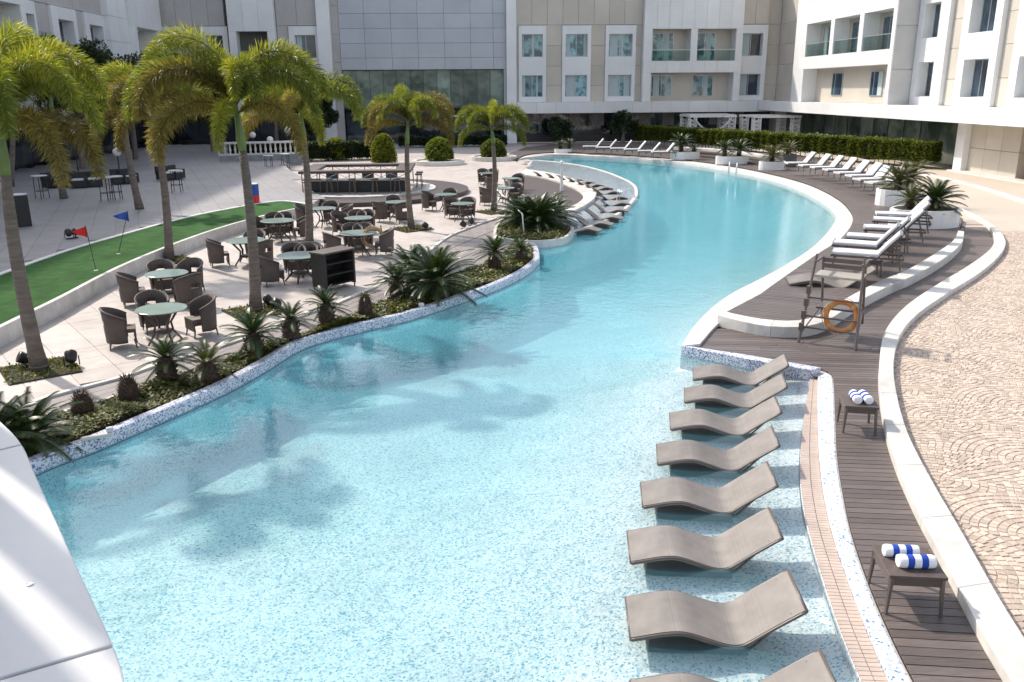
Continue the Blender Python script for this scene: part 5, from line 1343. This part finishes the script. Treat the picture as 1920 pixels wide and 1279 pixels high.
# ground floor of the right wing
for i in range(14):
    a = 53.2 + i * 2.4; W.box('ground_pane', GLASS_GREEN, a, a + 2.36, .0, 3.04, -1.1, -1.05); W.box('mullion', mat('dark_mullion', (.08, .09, .09)), a + 2.362, a + 2.398, 0, 3.04, -1.12, -1.0)
W.box('column', WHITE_CLAD, 52.2, 53.1, 0, 3.04, -1.2, .5)
W.panels(BEIGE_CLAD, [47.3, 49.0, 50.6, 52.18], [0, 1.5, 3.04], -1.2, .1); W.panels(BEIGE_CLAD, [43, 44.4, 45.6], [0, 1.5, 3.04], -1.2, .1)
W.box('door', mat('brown_door', (.28, .15, .08), (.22, .11, .06), .5, 3), 45.65, 47.25, 0, 2.9, -1.2, -.9); W.box('step', KERB, 42, 53, 0, .1, .102, .9)
# ---- left wing
Lw = thing('hotel_left_wing', 'shaded hotel wing along the left side with white framed windows above the palms', 'building', (-29, 62, 0)); W = Wing('L', Lw)
ZL2 = 21.5
W.box('back_wall', JOINT, 20, 87, 0, ZL2, -1.9, -1.75)
lz = [ZB, 6.6, 9.2, 11.15, 13.6, 16, 18.6, ZL2]
WZ3 = ((4.45, 6.5), (8.2, 10.25), (12, 14.05), (15.7, 17.8))
for (a, b), wn in [((71.1, 74.9), (71.95, 74.5)), ((65.6, 69.7), (66.6, 69.1)), ((60.9, 63.3), (61.9, 63.0)), ((35, 39), (36, 38.4)), ((41, 45), (42, 44.4)), ((29, 33), (30, 32.4))]: W.frame(a, b, ZB, 11.1 if a > 60 else 18.5, wn, GLASS_NAVY, out=.12, deep=-.8, wz=WZ3[:2] if a > 60 else WZ3)
for a, b in ((69.72, 71.08), (63.32, 65.58)): W.panels(LILAC_CLAD, [a, b], lz[:4], -.8, -.1)
W.panels(LILAC_CLAD, [60.9, 63.3, 65.6, 69.7, 71.1, 74.9], lz[3:], -.8, -.05)
W.box('white_panel', WHITE_CLAD, 60.9, 69.7, 6.62, 8.15, -.9, .10)
W.panels(WHITE_CLAD, [74.92, 77.0, 79.0], lz, -.8, .5)
balcony_block(W, 79.02, 86.4, .9, [(79.9, 85.3)], (7.7, 10.6), ZL2, (ZB, 6.6), back=-.9)
balcony_block(W, 47, 60.85, .6, [(48, 53.2), (54, 60.2)], (7.75, 10.6), ZL2, (ZB, 6.6), back=-.9)
for a, b in ((39.02, 40.98), (45.02, 46.98), (33.02, 34.98), (20, 28.98)): W.panels(LILAC_CLAD, [a, b], lz, -.8, -.1)
W.box('ledge', WHITE_CLAD, 20, 86.5, 2.9, 3.94, -1, 1.2); W.box('roof_parapet', WHITE_CLAD, 20, 87, ZL2, ZL2 + .5, -1.9, .6)
for i in range(27): W.box('lower_pane', GLASS_DARK, 20 + i * 2.45, 20 + i * 2.45 + 2.4, 0, 2.88, -.9, -.82)

# ------------------------------------------------------------------ parapet of the lower balcony, close on the left
ZP = 3.5
pc = smooth(GL([(-150, 690), (-60, 738), (0, 789), (40, 832), (66, 890), (130, 1032), (214, 1214), (236, 1300), (252, 1420), (262, 1600)], ZP), 8)
pin = offset(pc, -.30); pin = pin if (pin[20].x < pc[20].x) else offset(pc, .30)
Pp = thing('balcony_parapet', 'white metal clad parapet of the lower balcony in the left foreground', 'parapet')
PCL = mat('parapet_cladding', (.60, .60, .60), (.56, .56, .565), .4, 2.5, dirt=.18, bump=.05)
N_ = 121; A = resample(pc, N_); B = resample(pin, N_)
# joints where the photo shows them
def near_i(px, py): g = G(px, py, ZP).xy; return min(range(N_), key=lambda i: (A[i] - g).length)
js = [0, near_i(40, 832), near_i(212, 1212), N_ - 1]
for a, b in zip(js, js[1:]):
    q = band_mb([p.copy() for p in A[a:b]] + [A[b].lerp(A[b - 1], .35)], [p.copy() for p in B[a:b]] + [B[b].lerp(B[b - 1], .35)], ZP - .05, ZP).build('coping_panel', PCL, Pp, bevel=.006)
band_mb([p.lerp(q_, .06) for p, q_ in zip(A, B)], [p.lerp(q_, .92) for p, q_ in zip(A, B)], 0, ZP - .055).build('parapet_wall', WHITE_CLAD, Pp)
MB().poly(chain(B, [Vector((-6, -1)), Vector((-7, 6))]), 2.35, 2.45).build('balcony_floor', BEIGE_CLAD, Pp)
m = MB()
for i in (30, 55, 84):
    c = A[i].lerp(B[i], .5); m.lathe([(.012, ZP), (.012, ZP + .004), (.006, ZP + .006)], 8, (c.x, c.y, 0))
m.build('screw', CHROME, Pp)
t = thing('added_fins', 'row of unseen white vertical fins added to cast stripes on the parapet', 'sun screen', (0, 0, 0))  # out of view; added and spaced to stripe the parapet coping with shade
for k in range(-2, 6):
    c = Vector((-3.05 + .02 * k, 2.75 + .36 * k)); MB().box(c.x - .095, c.x + .095, c.y - .07, c.y + .07, 2.45, 7.5, R(45), (c.x, c.y)).build('fin', WHITE_CLAD, t)

# ------------------------------------------------------------------ hedge, shrubs, trees
def hedge(name, label, A, B, z0, z1, th, n_, m, leaf=.11, seed=1, trunks=True):
    t = thing(name, label, 'hedge', (A.x, A.y, 0)); d = B - A; L_ = d.length; u = d.normalized(); v = Vector((-u.y, u.x)); o = Vector((A.x, A.y, 0))
    def W3(a, b, z): return Vector((u.x * a + v.x * b, u.y * a + v.y * b, z))
    q = MB(); vs = []; k = 24
    c = [W3(0.1, -th / 2 + .1, z0 + .1), W3(L_ - .1, -th / 2 + .1, z0 + .1), W3(L_ - .1, th / 2 - .1, z0 + .1), W3(.1, th / 2 - .1, z0 + .1)]
    q.add(c + [p + Vector((0, 0, z1 - z0 - .22)) for p in c], [(0, 3, 2, 1), (4, 5, 6, 7), (0, 1, 5, 4), (1, 2, 6, 5), (2, 3, 7, 6), (3, 0, 4, 7)]); q.build('core', mat('hedge_core', (.02, .03, .01), rough=1), t)
    def pick(rg):
        f = rg.random(); a = rg.uniform(0, L_); w_ = .06 * math.sin(a * 2.3) + .05 * math.sin(a * 7.1) + (.12 if rg.random() < .04 else 0)
        if f < .4: b = -th / 2 + rg.uniform(-.05, .12) + w_; z = rg.uniform(z0 - .05, z1)
        elif f < .55: b = th / 2 - rg.uniform(-.05, .12); z = rg.uniform(z0, z1)
        elif f < .9: b = rg.uniform(-th / 2, th / 2); z = z1 + rg.uniform(-.12, .05) + w_ * .8
        else: a = rg.choice((0, L_)) + rg.uniform(-.06, .06); b = rg.uniform(-th / 2, th / 2); z = rg.uniform(z0, z1)
        return W3(a, b, z), 1
    leaf_soup(n_, pick, leaf, seed, 1.).build('leaves', m, t)
    if trunks:
        m_ = MB(); rg = random.Random(seed)
        for i in range(int(L_ / .45)): a = i * .45 + rg.uniform(0, .2); m_.tube([W3(a, 0, 0), W3(a + rg.uniform(-.05, .05), rg.uniform(-.1, .1), z0 + .15)], .025, 5)
        m_.build('stems', CYTRUNK, t)
    return t
hA, hB = Vector((17.2, 84.5)), Vector((30.6, 54.6))
hedge('boxwood_hedge', 'long clipped green hedge running from the white pergola to the right wing column', hA, hB, .42, 1.62, 1.0, 60000, HEDGE, .17, 1)
for i, q in enumerate(((1722, 306), (1648, 299), (1590, 291), (1510, 283))):
    p = G(*q); t = thing('dry_shrub', '%s small bare dark shrub at the foot of the long hedge' % ['rightmost', 'second from the right', 'third from the right', 'leftmost'][i], 'shrub', p, 0, 'bare shrubs under the hedge'); rg = random.Random(i); m = MB()
    for k in range(26): a = rg.uniform(0, 6.3); m.tube([(0, 0, 0), (math.cos(a) * rg.uniform(.1, .4), math.sin(a) * .3, rg.uniform(.15, .5)), (math.cos(a) * rg.uniform(.3, .7), math.sin(a) * .5, rg.uniform(.1, .5))], [.012, .008, .004], 4)
    m.build('twigs', CYTRUNK, t)
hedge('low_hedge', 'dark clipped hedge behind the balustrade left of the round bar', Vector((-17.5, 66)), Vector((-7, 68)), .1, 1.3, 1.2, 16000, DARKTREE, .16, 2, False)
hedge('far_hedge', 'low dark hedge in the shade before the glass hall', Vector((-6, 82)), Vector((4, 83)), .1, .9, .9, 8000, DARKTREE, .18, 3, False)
def shrub(c, rx, rz_, z, label, m, n_, leaf=.13, seed=1, dome=True, cat='shrub'):
    t = thing('clipped_shrub', label, cat, (c.x, c.y, z)); q = MB(); q.lathe([(rx * .5, 0), (rx * .82, rz_ * .3), (rx * .8, rz_ * .7), (rx * .4, rz_ * .93)], 12); q.build('core', mat('hedge_core', (.02, .03, .01)), t)
    def pick(rg):
        a = rg.uniform(0, 6.283); h = rg.random(); r_ = rx * (math.sqrt(max(0, 1 - max(0, h * 1.15 - .15) ** 2.6)) if dome else .95) * (1 + .08 * math.sin(a * 5 + h * 9) + .06 * math.sin(a * 11 - h * 17))
        r_ *= rg.uniform(.86, 1.04); return Vector((math.cos(a) * r_, math.sin(a) * r_, h * rz_)), 1
    leaf_soup(n_, pick, leaf, seed, 1.1).build('leaves', m, t)
    return t
shrub(G(720, 306), .85, 2.0, .05, 'tall golden clipped shrub behind the round bar', SHRUB_Y, 9000, seed=1); shrub(G(824, 307), .95, 1.5, .3, 'green and gold barrel shrub in a round bed right of the round bar', HEDGE, 9000, seed=2)
shrub(G(632, 300), 1.0, 1.5, .1, 'golden dome shrub beside the white corner column, left of the round bar', SHRUB_Y, 8000, seed=3)
c = G(822, 308); t = thing('round_bed', 'low white ringed bed under the barrel shrub', 'planter', (c.x, c.y, 0)); MB().lathe([(1.9, 0), (1.9, .3), (1.6, .3), (1.6, .22), (.01, .22)], 28, cap=False).build('edging', KERB, t)
c = G(925, 300); t = thing('round_bed', 'low white ringed bed behind the sixth palm', 'planter', (c.x, c.y, 0)); MB().lathe([(1.8, 0), (1.8, .3), (1.5, .3), (1.5, .22), (.01, .22)], 28, cap=False).build('edging', KERB, t)
shrub(c + Vector((0, 0, 0)), .9, 1.3, .22, 'loose olive shrub in the ringed bed behind the sixth palm', HEDGE, 7000, seed=5)
def dark_tree(c, h, r_, label, seed, m=DARKTREE, n_=14000, z0=0):
    t = thing('broadleaf_tree', label, 'tree', (c[0], c[1], z0)); rg = random.Random(seed)
    mm = MB().tube([(0, 0, 0), (.1, 0, h * .35), (0, .1, h * .6)], [.22, .16, .08], 8); cl = []
    for k in range(16):
        a = rg.uniform(0, 6.283); q = rg.random() ** .6 * r_; z = h * rg.uniform(.45, .95); cc = Vector((math.cos(a) * q * (1.3 - z / h * .6), math.sin(a) * q * (1.3 - z / h * .6), z)); cl.append((cc, r_ * rg.uniform(.28, .5)))
        mm.tube([(0, 0, h * .4), cc * .6 + Vector((0, 0, h * .1)), cc], [.07, .04, .02], 5)
    mm.build('trunk', TRUNK, t)
    def pick(rg):
        cc, q = rg.choice(cl); d = Vector((rg.gauss(0, 1), rg.gauss(0, 1), rg.gauss(0, 1))).normalized(); return cc + d * q * rg.random() ** .33, 1
    leaf_soup(n_, pick, .24, seed, 1.2).build('crown', m, t)
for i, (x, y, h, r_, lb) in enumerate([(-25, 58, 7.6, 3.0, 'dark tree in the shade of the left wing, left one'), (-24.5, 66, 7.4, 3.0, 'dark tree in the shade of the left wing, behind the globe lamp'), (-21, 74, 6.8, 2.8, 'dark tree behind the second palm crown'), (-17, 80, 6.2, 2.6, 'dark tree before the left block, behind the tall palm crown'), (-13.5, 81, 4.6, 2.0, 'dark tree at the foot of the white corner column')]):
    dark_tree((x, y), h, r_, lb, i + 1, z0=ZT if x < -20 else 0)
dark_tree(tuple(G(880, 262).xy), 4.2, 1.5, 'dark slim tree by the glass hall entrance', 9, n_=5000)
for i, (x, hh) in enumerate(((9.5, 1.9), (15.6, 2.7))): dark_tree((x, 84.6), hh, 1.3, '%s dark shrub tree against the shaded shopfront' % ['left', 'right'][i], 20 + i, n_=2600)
# ------------------------------------------------------------------ balustrade
bA, bB = Vector((-17.5, 62.9)), Vector((-11.9, 64.2)); t = thing('stone_balustrade', 'white stone balustrade behind the tall palm, with turned balusters on a dark wall', 'balustrade', (bA.x, bA.y, 0)); d = bB - bA; a_ = math.atan2(d.y, d.x); t.rotation_euler.z = a_
MB().box(0, d.length, -.2, .2, 1.55, 1.68).build('top_rail', KERB, t); MB().box(0, d.length, -.18, .18, .75, .85).build('bottom_rail', KERB, t); MB().box(0, d.length, -.15, .15, 0, .75).build('wall', mat('grey_stone_wall', (.20, .20, .21), (.3, .3, .3), .7, 3), t)
bm_ = MB().lathe([(.09, .85), (.09, .9), (.05, .95), (.095, 1.12), (.06, 1.35), (.05, 1.45), (.085, 1.5), (.085, 1.55)], 10).build('baluster', KERB, t, smooth=True).data
for k in range(1, 16): o = bpy.data.objects.new('baluster', bm_); COL.objects.link(o); o.parent = t; o.location = (k * .35 + .1, 0, 0)
# ------------------------------------------------------------------ round bar
bc_ = Vector((-5.4, 45.0))
struct(MB().lathe([(5.6, -.02), (5.6, .20), (3.9, .20), (3.9, -.02)], 64, (bc_.x, bc_.y, 0), cap=False).build('bar_ring_step', BARWOOD))
struct(MB().lathe([(3.89, -.02), (3.89, .27), (3.4, .27)], 64, (bc_.x, bc_.y, 0), cap=False).build('bar_island_rim', KERB)); struct(MB().lathe([(3.4, .1), (3.4, .262)], 48, (bc_.x, bc_.y, 0)).build('bar_island', TILE))
t = thing('outdoor_bar', 'dark wooden outdoor bar counter on posts on the round island', 'bar', (bc_.x, bc_.y, .27)); hx, hy = 2.75, 2.3
for x0, x1, y0, y1 in ((-hx, hx, -hy, -hy + .8), (-hx, hx, hy - .8, hy), (-hx, -hx + .8, -hy + .81, hy - .81), (hx - .8, hx, -hy + .81, hy - .81)): MB().box(x0, x1, y0, y1, .95, 1.08).build('counter_top', BARWOOD, t, bevel=.01)
for i in range(7):
    x = -hx + .15 + i * (2 * hx - .3) / 6
    for y in (-hy + .1, hy - .1): MB().tube([(x, y, 0), (x, y, .98)], .025, 6).build('post', METAL_BR, t)
    if i < 6:
        x2 = x + (2 * hx - .3) / 6
        for y in (-hy + .1, hy - .1): MB().tube([(x, y, .55), (x2, y, .95)], .012, 5).tube([(x, y, .95), (x2, y, .55)], .012, 5).build('brace', CHROME, t)
bw = thing('bar_work_counter', 'black work counter with pale steel top inside the bar', 'counter', (bc_.x, bc_.y, .27)); MB().box(-2.3, 2.45, -1.9, -1.1, 0, .56).build('cabinet', BLACK, bw); MB().box(-2.35, 2.5, -1.95, -1.05, .56, .61).build('worktop', mat('steel_top', (.5, .52, .55), rough=.3, metal=.7), bw)
for x, lb in ((-1.3, 'left'), (.5, 'middle'), (1.7, 'right')): tt = thing('bar_fridge', 'dark fridge unit on the bar work counter, %s one' % lb, 'fridge', (bc_.x + x, bc_.y - .9, .27)); MB().box(-.28, .28, -.25, .25, 0, .85).build('body', BLACK, tt, bevel=.02); MB().box(-.24, .24, -.265, -.251, .08, .8).build('door', GLASS_NAVY, tt)
def stool():
    t = thing('bar_stool', 'x', 'stool'); MB().lathe([(.17, .68), (.19, .70), (.19, .74), (.17, .76)], 14).build('seat', WICKER, t)
    for k in range(4): a = k * math.pi / 2 + .78; MB().tube([(.12 * math.cos(a), .12 * math.sin(a), .69), (.2 * math.cos(a), .2 * math.sin(a), 0)], .014, 5).build('leg', METAL_BR, t)
    return t
ST = stool()
for i in range(7):
    if i < 5: p = Vector((bc_.x - 2.3 + i * 1.1, bc_.y - 2.75, .27)); lb = '%s wicker stool from the left before the round bar' % ords[i] if i else 'leftmost wicker stool before the round bar'
    else: p = Vector((bc_.x + 3.05, bc_.y - .6 + (i - 5) * 1.1, .27)); lb = 'wicker stool at the right end of the bar, %s one' % ('front' if i == 5 else 'rear')
    if i == 0: ST.location = p; ST['label'] = lb; ST['group'] = 'wicker bar stools'
    else: dup(ST, p, 0, lb, 'wicker bar stools')
# ------------------------------------------------------------------ white pergolas behind the hedge
LAT = WPAINT
def pergola(x0, x1, y0, y1, h, label, posts=(0, 1)):
    t = thing('white_pergola', label, 'pergola', (x0, y0, 0), 0, 'white pergolas behind the hedge'); w_, d_ = x1 - x0, y1 - y0
    for x in (0, w_):
        for y in (0, d_):
            # lattice post: four corner laths joined by rings and crosses so that light shows through
            m = MB(); s = .30
            for a in (-s, s):
                for b in (-s, s): m.box(x + a - .05, x + a + .05, y + b - .05, y + b + .05, 0, h - .2)
            k = 7
            for i in range(k):
                z = .1 + i * (h - .45) / k; zz = z + (h - .45) / k
                for b in (-s, s):
                    m.tube([(x - s, y + b, z), (x + s, y + b, zz)], .05, 4).tube([(x + s, y + b, z), (x - s, y + b, zz)], .05, 4)
                    m.tube([(x + b, y - s, z), (x + b, y + s, zz)], .05, 4).tube([(x + b, y + s, z), (x + b, y - s, zz)], .05, 4)
            m.build('lattice_post', LAT, t)
    MB().box(-.4, w_ + .4, -.4, -.2, h - .2, h).build('beam', LAT, t); MB().box(-.4, w_ + .4, d_ + .2, d_ + .4, h - .2, h).build('beam', LAT, t)
    for i in range(9): MB().box(-.4 + i * (w_ + .7) / 8, -.3 + i * (w_ + .7) / 8, -.199, d_ + .199, h - .16, h - .02).build('rafter', LAT, t)
    return t
def drape(t, x0, x1, y, z, sag):
    pts = [(x0 + (x1 - x0) * i / 16, y, z - sag * (1 - (2 * i / 16 - 1) ** 2)) for i in range(17)]; m = MB().tube(pts, .09, 6)
    m.build('swag', CUSHION, t)
p1 = pergola(21.5, 25.2, 81, 84, 2.75, 'left white lattice pergola with a draped white swag'); drape(p1, 0, 3.6, -.5, 2.5, 1.2); MB().box(-.3, 4, -.3, 3.3, 2.76, 2.80).build('canopy', CUSHION, p1)
p2 = pergola(26.6, 30.2, 78, 81.5, 2.75, 'right white lattice pergola, open topped, beside the right wing')
for i in range(6):
    p = Vector((27.2 - .05 * i + (i % 2), 76.5 - i * 2.6, 0)); tt = thing('terrace_sofa', 'dark lounge sofa behind the hedge, %s from the pergola' % ['first', 'second', 'third', 'fourth', 'fifth', 'sixth'][i], 'sofa', (30.2, p.y, 0), 0, 'dark sofas behind the hedge')
    MB().box(-.4, .4, -.9, .9, .1, .55).build('seat', WICKER_BLK, tt); MB().box(.41, .6, -.9, .9, .1, 1.5 if i in (2, 3) else 1.15).build('backrest', WICKER_BLK, tt)
